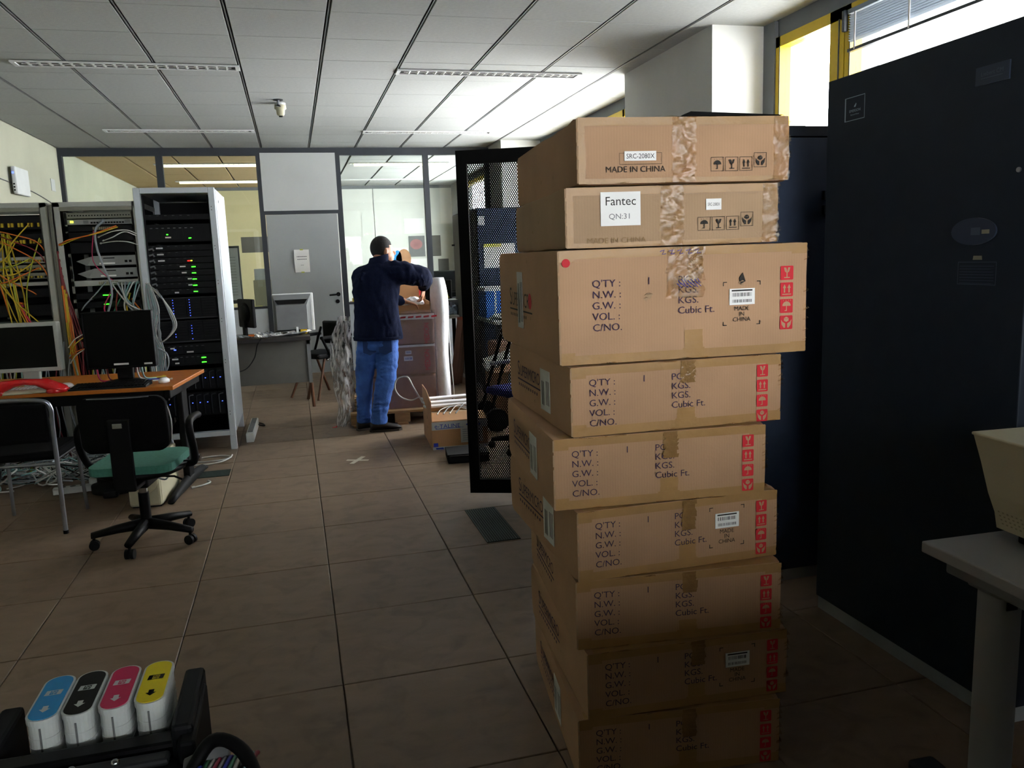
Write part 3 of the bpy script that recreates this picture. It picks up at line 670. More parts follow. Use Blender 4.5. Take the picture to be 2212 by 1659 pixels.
            b = MB(); put_text(b, 'QN:31', .019, face_front(.142, .072, .0038), 'CENTER', 1.1); obj('number_text', b, 'mid_grey', lb)
            lb = obj('model_sticker', MB().box(.370, .411, -.0036, -.0026, .088, .116), 'paper', t); b = MB(); put_text(b, 'SRC-2080X', .011, face_front(.3905, .098, .0038), 'CENTER', .62); obj('model_text', b, 'ink', lb)
        ib = .347 if i == 0 else .348
        for k, kd in enumerate(('umbrella', 'glass', 'arrows', 'hands')):
            mk = MB(); s_ = .0345; u = ib + .0385 * k; v = (.027 if i == 0 else .036) + (.008 if k == 3 else 0)
            outline(mk, u, u + s_, v, v + (s_ if k < 3 else s_ * 1.05), .0011); icon(mk, kd, u + .002, v + .001, s_ * .9); obj('handling_mark', mk, 'ink', t)
        if i == 0:
            fp = MB().add([(.27, .005, h_ + .001), (w_ - .015, .005, h_ + .002), (w_ - .03, .26, h_ + .001), (.27, .26, h_ + .001), (.30, .012, h_ + .013), (.33, .2, h_ + .011)], [(0, 1, 4), (1, 2, 5, 4), (2, 3, 5), (3, 0, 4, 5), (3, 2, 1, 0)])
            obj('loose_flap', fp, 'charcoal', t)
    gs = MB()
    for k in range(3):
        y_, z_ = rnd.uniform(.2, L_ - .1), rnd.uniform(.03, h_ - .03); gs.add([(-.0016, y_, z_), (-.0016, y_ - .006, z_ + .002), (-.0016, y_ - .005, z_ + .012), (-.0016, y_ + .001, z_ + .01)], [(0, 1, 2, 3)])
    obj('scuff', gs, 'ink_faded', t)

# ------------------------------------------------------------------ cooling cabinets and rack
def cabinet(lab, x0, x1, y0, y1, h, seamx=None):
    t = thing('cooling_cabinet', lab, 'cabinet', ((x0 + x1) / 2, (y0 + y1) / 2, 0))
    obj('plinth', local(t).box(x0 + .004, x1, y0 + .004, y1 - .004, 0, .05), 'ac_base', t); return t
t = cabinet('huge dark blue cooling cabinet filling the view beside the pale grey table', 1.918, 2.85, -.905, 0, 2.075)
obj('front_panel', local(t).rbox(1.912, 1.952, -.903, -.002, .055, 2.07, .004), 'ac_blue', t)
obj('body', local(t).rbox(1.953, 2.85, -.905, 0, .05, 2.075, .004), 'ac_blue', t)
X1 = 1.912
def on_ac(e=.0006): return Matrix(((0, 0, -1, X1 - e), (-1, 0, 0, 0), (0, 1, 0, 0), (0, 0, 0, 1)))   # u -> -y, v -> z
lg = MB(); lg.X = local(t).X @ on_ac(.0008)
def fr(mb, u0, u1, v0, v1, tt):
    for a, b, c, d in ((u0, u1, v0, v0 + tt), (u0, u1, v1 - tt, v1), (u0, u0 + tt, v0 + tt, v1 - tt), (u1 - tt, u1, v0 + tt, v1 - tt)): mb.add([(a, c, 0), (b, c, 0), (b, d, 0), (a, d, 0)], [(0, 1, 2, 3)])
fr(lg, .103, .210, 1.908, 1.990, .0022); lg.add([(.103, 1.908, 0), (.109, 1.908, 0), (.109, 1.990, 0), (.103, 1.990, 0)], [(0, 1, 2, 3)])
old = lg.X; lg.X = old
vs, fs = text_mesh('EMERSON', .013, 'CENTER'); lg.add([(p[0] * 1.05 + .158, p[1] + 1.937, 0) for p in vs], fs)
vs, fs = text_mesh('Network Power', .007, 'CENTER'); lg.add([(p[0] + .158, p[1] + 1.926, 0) for p in vs], fs)
for k in range(3): lg.add([(.152 + .004 * k, 1.954 + .004 * k, 0), (.160 + .003 * k, 1.953 + .004 * k, 0), (.164, 1.958 + .004 * k, 0), (.156 + .003 * k, 1.960 + .003 * k, 0)], [(0, 1, 2, 3)])
obj('maker_emblem', lg, 'ac_print', t)
np_ = obj('nameplate', local(t).box(X1 - .004, X1, -.812, -.694, 1.913, 1.965), 'ac_plate', t); b = MB(); b.X = local(t).X @ on_ac(.0048)
vs, fs = text_mesh('Liebert CM', .017, 'CENTER'); b.add([(p[0] + .753, p[1] + 1.938, 0) for p in vs], fs)
b.add([(.715, 1.930, 0), (.79, 1.930, 0), (.79, 1.932, 0), (.715, 1.932, 0)], [(0, 1, 2, 3)]); obj('nameplate_text', b, 'ac_label', np_)
dp = MB(); dp.X = local(t).X @ on_ac(0); dp.prism([(.715 + .083 * math.cos(a * math.pi / 18), 1.496 + .040 * math.sin(a * math.pi / 18)) for a in range(36)], 0, .006); dpo = obj('display_panel', dp, 'ac_plate', t)
b = MB(); b.X = local(t).X @ on_ac(.0065); b.add([(.708, 1.485, 0), (.742, 1.485, 0), (.742, 1.507, 0), (.708, 1.507, 0)], [(0, 1, 2, 3)]); obj('screen', b, 'ac_label', dpo)
b = MB(); b.X = local(t).X @ on_ac(.0066); b.add([(.748, 1.488, 0), (.776, 1.488, 0), (.776, 1.50, 0), (.748, 1.50, 0)], [(0, 1, 2, 3)]); obj('sticker', b, 'beige_dark', dpo)
b = MB(); b.X = local(t).X @ on_ac(.0008); fr(b, .66, .802, 1.338, 1.406, .0015); obj('notice_border', b, 'ac_label', t)
b = MB(); b.X = local(t).X @ on_ac(.0009)
for k in range(7): b.add([(.667, 1.392 - .0085 * k, 0), (.795 - .02 * random.random(), 1.392 - .0085 * k, 0), (.795, 1.3945 - .0085 * k, 0), (.667, 1.3945 - .0085 * k, 0)], [(0, 1, 2, 3)])
obj('notice_lines', b, 'ac_plate', t)
b = MB(); b.X = local(t).X @ on_ac(.001); b.add([(.715, 1.412, 0), (.75, 1.412, 0), (.748, 1.424, 0), (.717, 1.424, 0)], [(0, 1, 2, 3)]); obj('small_sticker', b, 'beige_dark', t)
obj('keyhole', local(t).disc((X1 - .002, -.86, 1.66), .007, 'x', 12, .006), 'steel', t)
t = cabinet('dark blue cooling cabinet in the gap behind the stack of boxes', 1.55, 2.9, .276, 1.06, 1.957)
obj('body', local(t).rbox(1.552, 2.9, .278, 1.06, .05, 1.912, .004), 'ac_side', t); obj('top_cap', local(t).box(1.552, 2.9, .276, 1.06, 1.917, 1.957), 'ac_blue', t)
for z in (1.60, 1.66): obj('hinge', local(t).box(2.10, 2.135, .262, .279, z, z + .035), 'ac_blue', t)
t = cabinet('dark blue cooling cabinet near the partition seen behind the mesh door', 1.9, 2.72, 6.0, 7.3, 2.0)
obj('body', local(t).rbox(1.902, 2.72, 6.0, 7.3, .05, 2.0, .006), 'ac_blue', t); obj('front_panel', local(t).rbox(1.905, 2.715, 5.985, 6.001, .06, 1.99, .003), 'ac_side', t)
obj('side_panel', local(t).rbox(1.888, 1.903, 6.02, 7.28, .06, 1.985, .003), 'desk_panel', t)
obj('side_hinge', local(t).box(1.86, 1.889, 7.2, 7.26, 1.62, 1.64), 'black', t)
for (lab, x0, x1, z0, z1, m) in (('white square notice near the top of the far blue cabinet', 1.915, 1.985, 1.815, 1.91, 'paper'), ('large pale yellowish sheet taped on the far blue cabinet', 1.965, 2.32, 1.355, 1.615, 'paper')):
    q = thing('paper_sheet', lab, 'paper', ((x0 + x1) / 2, 5.98, z0)); obj('sheet', local(q).box(x0, x1, 5.979, 5.984, z0, z1), m, q)
    if x1 > 2.1: obj('yellow_header', local(q).box(x0, x0 + .2, 5.977, 5.979, z1 - .035, z1), 'paper_yellow', q); obj('printed_block', local(q).box(2.15, 2.2, 5.977, 5.979, 1.42, 1.47), 'ink', q)
# rack whose perforated door stands open beside the boxes
t = thing('server_rack', 'black server rack with an open perforated door behind the box stack', 'rack', (1.46, 1.74, 0))
obj('cabinet_body', local(t).rbox(1.50, 2.2, 1.12, 1.72, .06, 2.04, .006), 'black', t)
for x_ in (1.53, 2.1):
    for y_ in (1.15, 1.64): obj('foot', local(t).box(x_, x_ + .05, y_, y_ + .05, 0, .06), 'charcoal', t)
FE, HD = Vector((.888, 1.960, 0)), Vector((.924, -.382, 0)).normalized()
dw = .64; Zb, Zt = .06, 2.076
D = Matrix((( HD.x, -HD.y, 0, FE.x), (HD.y, HD.x, 0, FE.y), (0, 0, 1, 0), (0, 0, 0, 1)))
door = MB(); door.X = local(t).X @ D
door.box(0, .062, -.022, .022, Zb, Zt).box(dw - .062, dw, -.022, .022, Zb, Zt).box(.062, dw - .062, -.022, .022, Zb, Zb + .085).box(.062, dw - .062, -.022, .022, Zt - .075, Zt)
do = obj('rack_door', door, 'mesh_black', t)
pm = MB(); pm.X = local(t).X @ D
px, pz = .0125, .0094; u0, u1, z0, z1 = .06, dw - .06, Zb + .083, Zt - .073     # perforated sheet: rows of staggered round-ended holes
nzr = int((z1 - z0) / pz); nxr = int((u1 - u0) / px)
def diag(sgn):
    # a lattice of thin flat bars leaves the holes open
    k = 0
    n = int(((u1 - u0) + (z1 - z0) * 1.0) / px) + 2
    for j in range(n):
        c = u0 + j * px if sgn < 0 else u0 - (z1 - z0) + j * px
        a = []
        # line u = c + sgn*(z - z0)*.62
        s = .62 * sgn
        za, zb = z0, z1
        ua, ub = c + s * 0, c + s * (z1 - z0)
        lo, hi = (0., 1.)
        du = ub - ua
        for (lim, side) in ((u0, 1), (u1, -1)):
            fa, fb = side * (ua - lim), side * (ub - lim)
            if fa < 0 and fb < 0: lo, hi = 1., 0.; break
            if fa < 0: lo = max(lo, fa / (fa - fb))
            elif fb < 0: hi = min(hi, fa / (fa - fb))
        if hi - lo < .002: continue
        p, q = (ua + du * lo, za + (zb - za) * lo), (ua + du * hi, za + (zb - za) * hi)
        hw = .0031
        pm.add([(p[0] - hw, 0, p[1]), (p[0] + hw, 0, p[1]), (q[0] + hw, 0, q[1]), (q[0] - hw, 0, q[1]), (p[0] - hw, .0012, p[1]), (p[0] + hw, .0012, p[1]), (q[0] + hw, .0012, q[1]), (q[0] - hw, .0012, q[1])],
               [(0, 1, 2, 3), (7, 6, 5, 4)])
for c in range(1):
    diag(1); diag(-1)
me_ = obj('perforated_sheet', pm, 'mesh_black', do); me_['kind'] = 'stuff'
for z in (.35, 1.75): obj('hinge', local(t).cyl(tuple(D @ Vector((dw + .01, 0, z))), tuple(D @ Vector((dw + .01, 0, z + .1))), .018), 'charcoal', do)
obj('hinge_arm', local(t).box(1.46, 1.5, 1.70, 1.73, .36, .44).box(1.46, 1.5, 1.70, 1.73, 1.76, 1.84), 'charcoal', t)

# ------------------------------------------------------------------ white server rack
WX0, WX1, WY, WD = -1.19, -.605, 4.08, 1.0
t = thing('server_rack', 'tall white server rack full of black servers with coloured lights', 'rack', (WX0, WY, 0))
wr = t; W = WX1 - WX0
for x in (0, W - .048):
    obj('post', MB().rbox(x, x + .048, 0, .06, .11, 2.085, .005), 'white_paint', t); obj('post', MB().rbox(x, x + .048, WD - .06, WD, .11, 2.085, .005), 'white_paint', t)
    for y in (.0, WD - .06): obj('foot', MB().box(x, x + .048, y, y + .055, 0, .11), 'white_paint', t)
obj('top_panel', MB().rbox(.048, W - .048, 0, WD, 2.042, 2.085, .004), 'white_paint', t); obj('bottom_rail', MB().rbox(.048, W - .048, 0, .06, .118, .158, .004), 'white_paint', t); obj('floor_plate', MB().box(.048, W - .048, .06, WD - .06, .13, .15), 'black', t)
sp = obj('side_panel', MB().rbox(W - .004, W + .004, .062, WD - .062, .14, 2.075, .003), 'white_paint', t)
obj('panel_latch', MB().box(W + .004, W + .007, .24, .26, 1.98, 2.0), 'mid_grey', sp)
obj('side_panel', MB().box(-.004, .004, .062, WD - .062, .14, 2.075), 'charcoal', t); obj('back_panel', MB().box(.048, W - .048, WD - .03, WD - .02, .16, 2.04), 'black', t)
sl = MB()
for z in (.3, .72, 1.05, 1.35, 1.62, 1.92):
    for d in (-.012, .012): sl.box(W - .034, W - .028, -.001, .001, z + d, z + d + .008)
obj('slot', sl, 'mid_grey', t)
for x in (.048, W - .062): obj('mounting_rail', MB().box(x, x + .014, .06, .075, .17, 2.03), 'charcoal', t)
cg = MB()
for k in range(9):
    z = 1.62 - .045 * k; cg.tube([(.062, .058, z), (.09, .052, z + .008), (.098, .056, z - .01)], .008, 6)
obj('cage_nut', cg, 'mid_grey', t)
ORD = ['topmost', 'second', 'third', 'fourth', 'fifth', 'sixth', 'seventh', 'eighth']
def server(z0, z1, lab, kind, tags=(), leds=(), seed=0):
    """rack unit filling the white rack between z0 and z1, local x from the rack's left edge"""
    rnd = random.Random(seed)
    s = thing('rack_server', lab, 'server', (WX0, WY, z0), 0, 'servers in the white rack'); h = z1 - z0 - .002
    x0, x1 = .065, W - .065
    obj('chassis', MB().box(x0, x1, .088, .80, 0, h), 'black', s)
    if kind == 'blade':
        obj('bezel', MB().box(x0 - .012, x0, .072, .09, 0, h).box(x1, x1 + .012, .072, .09, 0, h), 'charcoal', s)
        n = 8; me = None; wd = (x1 - x0) / n
        for k in range(n):
            cr_ = obj('drive_carrier', MB().rbox(x0 + wd * k + .003, x0 + wd * (k + 1) - .003, .076, .088, .006, h - .006, .003), 'server_black', s)
            hx = x0 + wd * k + .012; hd = MB().tube(spline([(hx, .074, .02), (hx, .062, .03), (hx, .062, h - .04), (hx + .006, .062, h - .024), (hx + wd * .5, .064, h - .018), (hx + wd * .55, .074, h - .02)], 4), .0035, 6)
            obj('handle', hd, 'mid_grey' if (k + seed) % 4 == 1 else 'dark_grey', cr_)
            if rnd.random() < .75: obj('led', MB().box(hx + .018, hx + .026, .074, .0765, h * .55, h * .55 + .004), 'led_blue', cr_)
    elif kind == 'array':
        obj('bezel', MB().box(x0 - .012, x1 + .012, .074, .084, 0, .010).box(x0 - .012, x1 + .012, .074, .084, h - .006, h), 'dark_grey', s)
        n = 7
        for c in range(4):
            for r_ in range(n):
                wd, hh = (x1 - x0) / 4, (h - .022) / n
                obj('drive', MB().box(x0 + wd * c + .003, x0 + wd * (c + 1) - .003, .076, .087, .012 + hh * r_ + .001, .012 + hh * (r_ + 1) - .001), 'server_black', s)
        ld = MB()
        for r_ in range(n):
            for c in ((1, 2) if seed % 2 else (1, 2)):
                if rnd.random() < (.9 if seed % 2 else .45): u = x0 + (x1 - x0) * (c * .27 + .01); ld.box(u, u + .005, .0735, .0755, .012 + (h - .022) / n * (r_ + .45), .012 + (h - .022) / n * (r_ + .45) + .004)
        obj('led', ld, 'led_blue', s)
    else:
        obj('bezel', MB().rbox(x0 - .014, x1 + .014, .074, .088, .001, h, .002), 'server_black', s)
        v = MB(); n = 3 if h < .07 else 4
        for c in range(n):
            u = x0 + .01 + c * (x1 - x0 - .12) / n; v.box(u, u + (x1 - x0 - .14) / n, .070, .075, h * .18, h * .80)
        obj('drive_bay', v, 'charcoal', s)
        ln = MB()
        for c in range(n * 2): u = x0 + .02 + c * (x1 - x0 - .12) / (n * 2); ln.box(u, u + .018, .0685, .0705, h * .76, h * .80)
        obj('latch', ln, 'mid_grey', s)
    for (u, v, l) in tags: obj('white_tag', MB().box(u, u + l, .062, .0745, v, v + .011), 'paper', s)
    for (u, v, c, l) in leds: obj('led', MB().box(u, u + l, .0665, .0745, v, v + .006), c, s)
    return s
server(1.845, 1.89, 'dark empty-looking device at the very top of the white rack', 'plain', seed=1)
server(1.675, 1.815, 'tall black server with one green light below the top device', 'plain', [(.19, .03, .042)], [(.20, .055, 'led_green', .012), (.36, .025, 'led_green', .018)], 2)
tg = [[(.115, .018, .048)], [(.118, .018, .048)], [(.121, .018, .048)], [(.275, .018, .042)], [(.285, .018, .036)], [(.325, .018, .03)], [(.325, .018, .03)], [(.22, .010, .03)]]
for k in range(8):
    ld = [] if k < 2 else [(.36 if k > 2 else .353, .016, 'led_green', .03)]
    if k == 2: ld = [(.335, .015, 'led_red', .018), (.358, .015, 'led_yellow', .012)]
    extra = ['a white tag and no light', 'a white tag just above the red light', 'red and yellow warning lights', 'a long white tag past its middle', 'a shorter white tag past its middle', 'pale tag beside a green light', 'pale tag beside its green light near the cables', 'broad green light and loose cable ends'][k]
    server(1.655 - .0485 * (k + 1), 1.655 - .0485 * k, '%s of eight slim black servers, with %s' % (ORD[k], extra), 'plain', tg[k], ld, 3 + k)
server(1.074, 1.245, 'upper black drive array with rows of blue lights', 'array', seed=21); server(.888, 1.060, 'lower black drive array with few blue lights', 'array', seed=22)
server(.792, .875, 'black server with two white tags under the drive arrays', 'plain', [(.145, .045, .032), (.265, .012, .05)], [(.17, .035, 'led_blue', .016)], 31)
server(.70, .790, 'black server with two bright green lights above the handle shelves', 'plain', [(.15, .05, .045), (.17, .018, .03)], [(.37, .055, 'led_green', .034), (.37, .018, 'led_green', .034)], 32)
server(.495, .668, 'upper shelf of tall drive carriers with arched handles', 'blade', seed=41); server(.285, .480, 'lower shelf of tall drive carriers with brighter handles', 'blade', seed=42)

# ------------------------------------------------------------------ two open network racks
def open_rack(x0, x1, lab):
    t = thing('network_rack', lab, 'rack', (x0, 4.10, 0)); w = x1 - x0
    for x in (0, w - .045):
        for y in (0, .75): obj('post', MB().box(x, x + .006, y, y + .05, 0, 1.985).box(x, x + .045, y, y + .006, 0, 1.985), 'rack_grey', t)
    obj('top_frame', MB().box(0, w, 0, .05, 1.955, 1.99).box(0, w, .75, .8, 1.955, 1.99).box(0, .045, .05, .75, 1.955, 1.99).box(w - .045, w, .05, .75, 1.955, 1.99), 'rack_grey', t)
    obj('lip', MB().box(.045, w - .045, -.012, .01, 1.925, 1.953), 'rack_metal', t)
    obj('bottom_frame', MB().box(0, w, 0, .05, 0, .06).box(0, w, .75, .8, 0, .06), 'rack_grey', t)
    obj('side_shade', MB().box(.007, .010, .055, .745, .06, 1.95).box(w - .010, w - .007, .055, .745, .06, 1.95), 'black', t)  # black sheets added so the open rack's inside stays dark
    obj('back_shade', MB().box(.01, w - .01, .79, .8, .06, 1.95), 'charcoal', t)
    for x in (.05, w - .068): obj('mounting_rail', MB().box(x, x + .018, .08, .095, .06, 1.92), 'rack_metal', t)
    return t
R2X, R1X = -1.755, -2.385
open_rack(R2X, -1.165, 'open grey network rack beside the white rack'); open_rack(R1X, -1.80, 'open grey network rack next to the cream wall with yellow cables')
t = thing('cable_duct', 'brown-grey vertical cable trough between the two open network racks', 'duct', (-1.797, 4.10, 0)); obj('channel', MB().box(0, .038, .02, .1, 0, 1.97).box(0, .006, -.02, .02, 0, 1.97).box(.032, .038, -.02, .02, 0, 1.97), 'rack_metal', t)
obj('rear_channel', MB().box(0, .038, .1, .14, 0, 1.9), 'desk_panel', t)
def device(rx, z0, z1, lab, m, kind='', group='devices in the open network racks', dy=0):
    s = thing('network_device', lab, 'network device', (rx, 4.10, z0), 0, group); h = z1 - z0 - .003; x0, x1 = .07, .52
    obj('chassis', MB().rbox(x0, x1, .085 + dy, .5, 0, h, .003), m, s)
    obj('ear', MB().box(x0 - .02, x0, .08 + dy, .086 + dy, 0, h), m, s); obj('ear', MB().box(x1, x1 + .02, .08 + dy, .086 + dy, 0, h), m, s)
    if kind == 'switch':
        p = MB()
        for k in range(12): p.box(x0 + .16 + .020 * k, x0 + .175 + .020 * k, .082 + dy, .086 + dy, h * .2, h * .5)
        obj('port', p, 'black', s); obj('vent', MB().box(x0 + .11, x0 + .145, .083 + dy, .086 + dy, h * .2, h * .8).box(x1 - .05, x1 - .01, .083 + dy, .086 + dy, h * .2, h * .8), 'mid_grey', s)
        obj('led', MB().box(x0 + .02, x0 + .04, .08 + dy, .086 + dy, h * .4, h * .7), 'led_yellow', s)
    elif kind == 'gold':
        p = MB()
        for k in range(10): p.box(x0 + .17 + .014 * k, x0 + .18 + .014 * k, .081 + dy, .086 + dy, h * .25, h * .75)
        obj('port', p, 'beige_dark', s)
    elif kind == 'perf':
        p = MB()
        for k in range(22): p.box(x0 + .01 + .020 * k, x0 + .02 + .020 * k, .083 + dy, .086 + dy, h * .4, h * .6)
        obj('hole', p, 'black', s)
    elif kind == 'patch':
        p = MB(); q = MB()
        for k in range(20): p.box(x0 + .01 + .022 * k, x0 + .026 + .022 * k, .081 + dy, .086 + dy, h * .15, h * .5); 
        for k in range(20):
            if (k * 7 + int(z0 * 100)) % 3: q.box(x0 + .011 + .022 * k, x0 + .024 + .022 * k, .06 + dy, .082 + dy, h * .18, h * .48)
        obj('port', p, 'black', s); obj('plug', q, 'cable_yellow', s)
    elif kind == 'wedge':
        s.children[0].data = MB().add([(x0 + .10, .085 + dy, 0), (x1, .085 + dy, 0), (x1, .085 + dy, h), (x0 + .15, .085 + dy, h), (x0 + .10, .45, 0), (x1, .45, 0), (x1, .45, h), (x0 + .15, .45, h), (x0 + .02, .12, h * .5), (x0 + .02, .45, h * .5)],
                                      [(0, 1, 2, 3), (7, 6, 5, 4), (3, 2, 6, 7), (1, 5, 6, 2), (0, 4, 5, 1), (8, 0, 3), (8, 9, 4, 0), (3, 7, 9, 8)]).mesh('chassis'); s.children[0].data.materials.append(M[m])
        obj('slot', MB().box(x0 + .22, x0 + .30, .082 + dy, .086 + dy, h * .7, h * .8).box(x1 - .08, x1 - .06, .082 + dy, .086 + dy, h * .25, h * .5).box(x1 - .05, x1 - .03, .082 + dy, .086 + dy, h * .25, h * .5), 'black', s)
        obj('white_strip', MB().box(x0 + .19, x0 + .30, .0825 + dy, .086 + dy, h * .12, h * .28), 'paper', s)
    elif kind == 'led':
        p = MB()
        for k in range(9): p.box(x0 + .19 + .006 * k, x0 + .194 + .006 * k, .081 + dy, .086 + dy, h * .5, h * .62)
        obj('led', p, 'led_green', s)
    return s
for (z0, z1, lab, m, kd) in ((1.872, 1.918, 'perforated blank panel at the top of the rack beside the white rack', 'rack_metal', 'perf'), (1.825, 1.868, 'pale grey network switch with a yellow light', 'server_grey', 'switch'),
        (1.775, 1.82, 'black switch with gold ports under the pale switch', 'server_black', 'gold'), (1.70, 1.77, 'plain black device behind the orange cable', 'server_black', ''), (1.61, 1.695, 'black device with white looping cables', 'server_black', ''),
        (1.515, 1.59, 'upper of two grey wedge-fronted devices', 'server_grey', 'wedge'), (1.42, 1.495, 'lower of two grey wedge-fronted devices', 'server_grey', 'wedge'), (1.36, 1.405, 'flat whitish panel below the wedge-fronted devices', 'rack_grey', 'gold'),
        (1.26, 1.31, 'black switch with a green row of lights, the higher one', 'server_black', 'led'), (1.19, 1.24, 'black switch with a green row of lights, the lower one', 'server_black', 'led'), (1.02, 1.12, 'dark patch field half hidden by the black monitor', 'charcoal', 'patch'), (.6, .9, 'dark equipment block behind the desk in the middle rack', 'black', '')):
    device(R2X, z0, z1, lab, m, kd)
for (z0, z1, lab, m, kd) in ((1.80, 1.90, 'dark patch panel at the top of the rack next to the cream wall', 'charcoal', 'patch'), (1.68, 1.77, 'dark patch panel below yellow cables in the rack next to the cream wall', 'charcoal', 'patch'), (1.55, 1.60, 'patch panel with a pale top strip in the rack next to the cream wall', 'rack_grey', 'patch'),
        (1.49, 1.54, 'beige patch panel crowded with yellow plugs, higher row', 'rack_metal', 'patch'), (1.43, 1.48, 'beige patch panel crowded with yellow plugs, lower row', 'rack_metal', 'patch'), (1.38, 1.41, 'thin grey blank strip in the rack next to the cream wall', 'rack_grey', ''), (1.29, 1.36, 'black switch under the blank strip in the rack next to the cream wall', 'server_black', ''),
        (1.15, 1.24, 'black panel with white connectors in the rack next to the cream wall', 'server_black', 'perf'), (1.03, 1.12, 'dark green tinted panel above the grey monitor', 'grille_green', ''), (.6, .95, 'dark equipment block behind the grey monitor', 'black', '')):
    device(R1X, z0, z1, lab, m, kd)
def cable(pts, m, lab, r=.0045, group=None, cat='cable', step=6):
    mb = MB(); p0 = Vector(pts[0]); sp_ = [p - p0 for p in spline(pts, step)]; mb.tube(sp_, r, 6)
    o = tag(obj('packing_strap' if cat == 'strap' else 'thin_wire' if cat == 'wire' else 'network_cable', mb, m, None, pts[0]), lab, cat, group)
    d = (sp_[1] - sp_[0]).normalized(); pl = MB().tube([sp_[0] - d * r * 2.2, sp_[0] + d * r * 1.5], r * 1.7, 4); obj('plug', pl, m if cat != 'wire' else 'black', o); return o
rc = random.Random(5)
def drop(x0, z0, x1, z1, m, lab, grp, bulge=.06, r=.0045):
    y0 = 4.165; xm = (x0 + x1) / 2 + rc.uniform(-.05, .05)
    cable([(x0, y0, z0), (x0 + rc.uniform(-.01, .01), y0 - .05, z0 - .008), (xm, y0 - bulge - .03 - rc.uniform(0, .04), (z0 + z1) / 2 - rc.uniform(0, .05)), (x1, y0 - .06, z1), (x1, y0 - .02, z1 - .02)], m, lab, r, grp)
gy = 'yellow cables in the rack next to the cream wall'
for k in range(16): drop(R1X + rc.uniform(.08, .5), rc.choice((1.83, 1.71, 1.70, 1.57, 1.51, 1.45)), R1X + rc.uniform(.12, .5), rc.uniform(.95, 1.6), *(lambda c: ('cable_' + c, c + ' patch cable looping across the panels of the rack next to the cream wall'))(rc.choice(('yellow', 'yellow', 'orange', 'olive'))), gy)
for k in range(5): drop(R1X + .26 + .012 * k, 1.74, R1X + .30 + .012 * k, .86, 'cable_olive' if k % 2 else 'cable_yellow', ('yellow-green' if k % 2 else 'yellow') + ' cable hanging straight down the rack next to the cream wall', 'hanging yellow-green cables', .03, .005)
for k in range(4): drop(R1X + .33, 1.25 - .02 * k, R1X + .47, .9, ('cable_orange', 'cable_pink', 'cable_yellow', 'cable_red')[k], ('orange', 'pink', 'deep yellow', 'red')[k] + ' cable slanting above the grey monitor', None, .05, .006)
for k in range(3): cable([(R1X + .2, 4.16, 1.80 - .03 * k), (R1X + .35, 4.07, 1.76 - .05 * k), (R1X + .5, 4.10, 1.70 - .08 * k), (R1X + .575, 4.11, 1.55 - .1 * k)], 'cable_red' if k == 1 else 'cable_orange', ('upper orange', 'dark red', 'lower orange')[k] + ' cable running to the post of the rack next to the cream wall')
cable([(R1X + .08, 4.13, 1.97), (R1X + .1, 4.05, 1.93), (R1X + .11, 4.05, 1.84)], 'cable_white', 'short thick white cable hanging over the top of the rack next to the cream wall', .017)
# middle rack
cable([(-1.44, 4.17, 1.845), (-1.475, 4.08, 1.78), (-1.475, 4.05, 1.66), (-1.44, 4.04, 1.50), (-1.405, 4.04, 1.38), (-1.41, 4.04, 1.26), (-1.47, 4.04, 1.10)], 'cable_grey', 'thick pale grey cable curving down the middle rack', .009)
cable([(-1.73, 4.09, 1.68), (-1.66, 4.06, 1.71), (-1.5, 4.05, 1.745), (-1.34, 4.14, 1.81)], 'cable_orange', 'bright orange cable slanting up across the middle rack', .005)
cable([(-1.72, 4.09, 1.675), (-1.6, 4.06, 1.72), (-1.45, 4.05, 1.755), (-1.33, 4.14, 1.80)], 'cable_yellow', 'yellow cable beside the bright orange one in the middle rack', .004)
cable([(-1.47, 4.14, 1.73), (-1.35, 4.05, 1.765), (-1.25, 4.05, 1.77), (-1.19, 4.1, 1.74)], 'cable_white', 'highest white cable arching to the post of the middle rack', .004)
cable([(-1.44, 4.14, 1.70), (-1.36, 4.05, 1.72), (-1.27, 4.05, 1.76), (-1.2, 4.1, 1.73)], 'cable_white', 'middle white cable arching in the middle rack', .004)
cable([(-1.46, 4.14, 1.68), (-1.35, 4.05, 1.69), (-1.26, 4.05, 1.685), (-1.19, 4.1, 1.66)], 'cable_white', 'lowest white cable arching in the middle rack', .004)
cable([(-1.51, 4.17, 1.77), (-1.515, 4.07, 1.6), (-1.5, 4.06, 1.52), (-1.44, 4.06, 1.44), (-1.40, 4.12, 1.40)], 'cable_pink', 'thin dark pink cable beside the thick grey one in the middle rack', .0035)
for k in range(8):
    x = -1.40 + .028 * k; drop(x, 1.375, -1.35 + rc.uniform(.0, .16), rc.uniform(1.10, 1.2), ('cable_white', 'cable_grey', 'cable_white', 'cable_grey', 'cable_teal', 'cable_white', 'cable_teal', 'cable_grey')[k], 'pale cable fanning out above the black monitor', 'pale cables above the black monitor', .07, .006)
for k, (m, nm) in enumerate((('cable_pink', 'pink'), ('cable_red', 'red'), ('cable_yellow', 'yellow'), ('cable_green', 'green'), ('cable_orange', 'orange'))): drop((-1.42, -1.38, -1.30, -1.36, -1.28)[k], 1.33 - .02 * k, (-1.44, -1.36, -1.31, -1.39, -1.24)[k], 1.10 + .01 * k, m, nm + ' cable dangling among pale ones above the black monitor', None, .05, .006)
cable([(-1.47, 4.16, 1.38), (-1.52, 4.05, 1.3), (-1.6, 4.05, 1.22), (-1.64, 4.1, 1.18)], 'cable_grey', 'grey cable slanting down away from the thick one in the middle rack', .005)
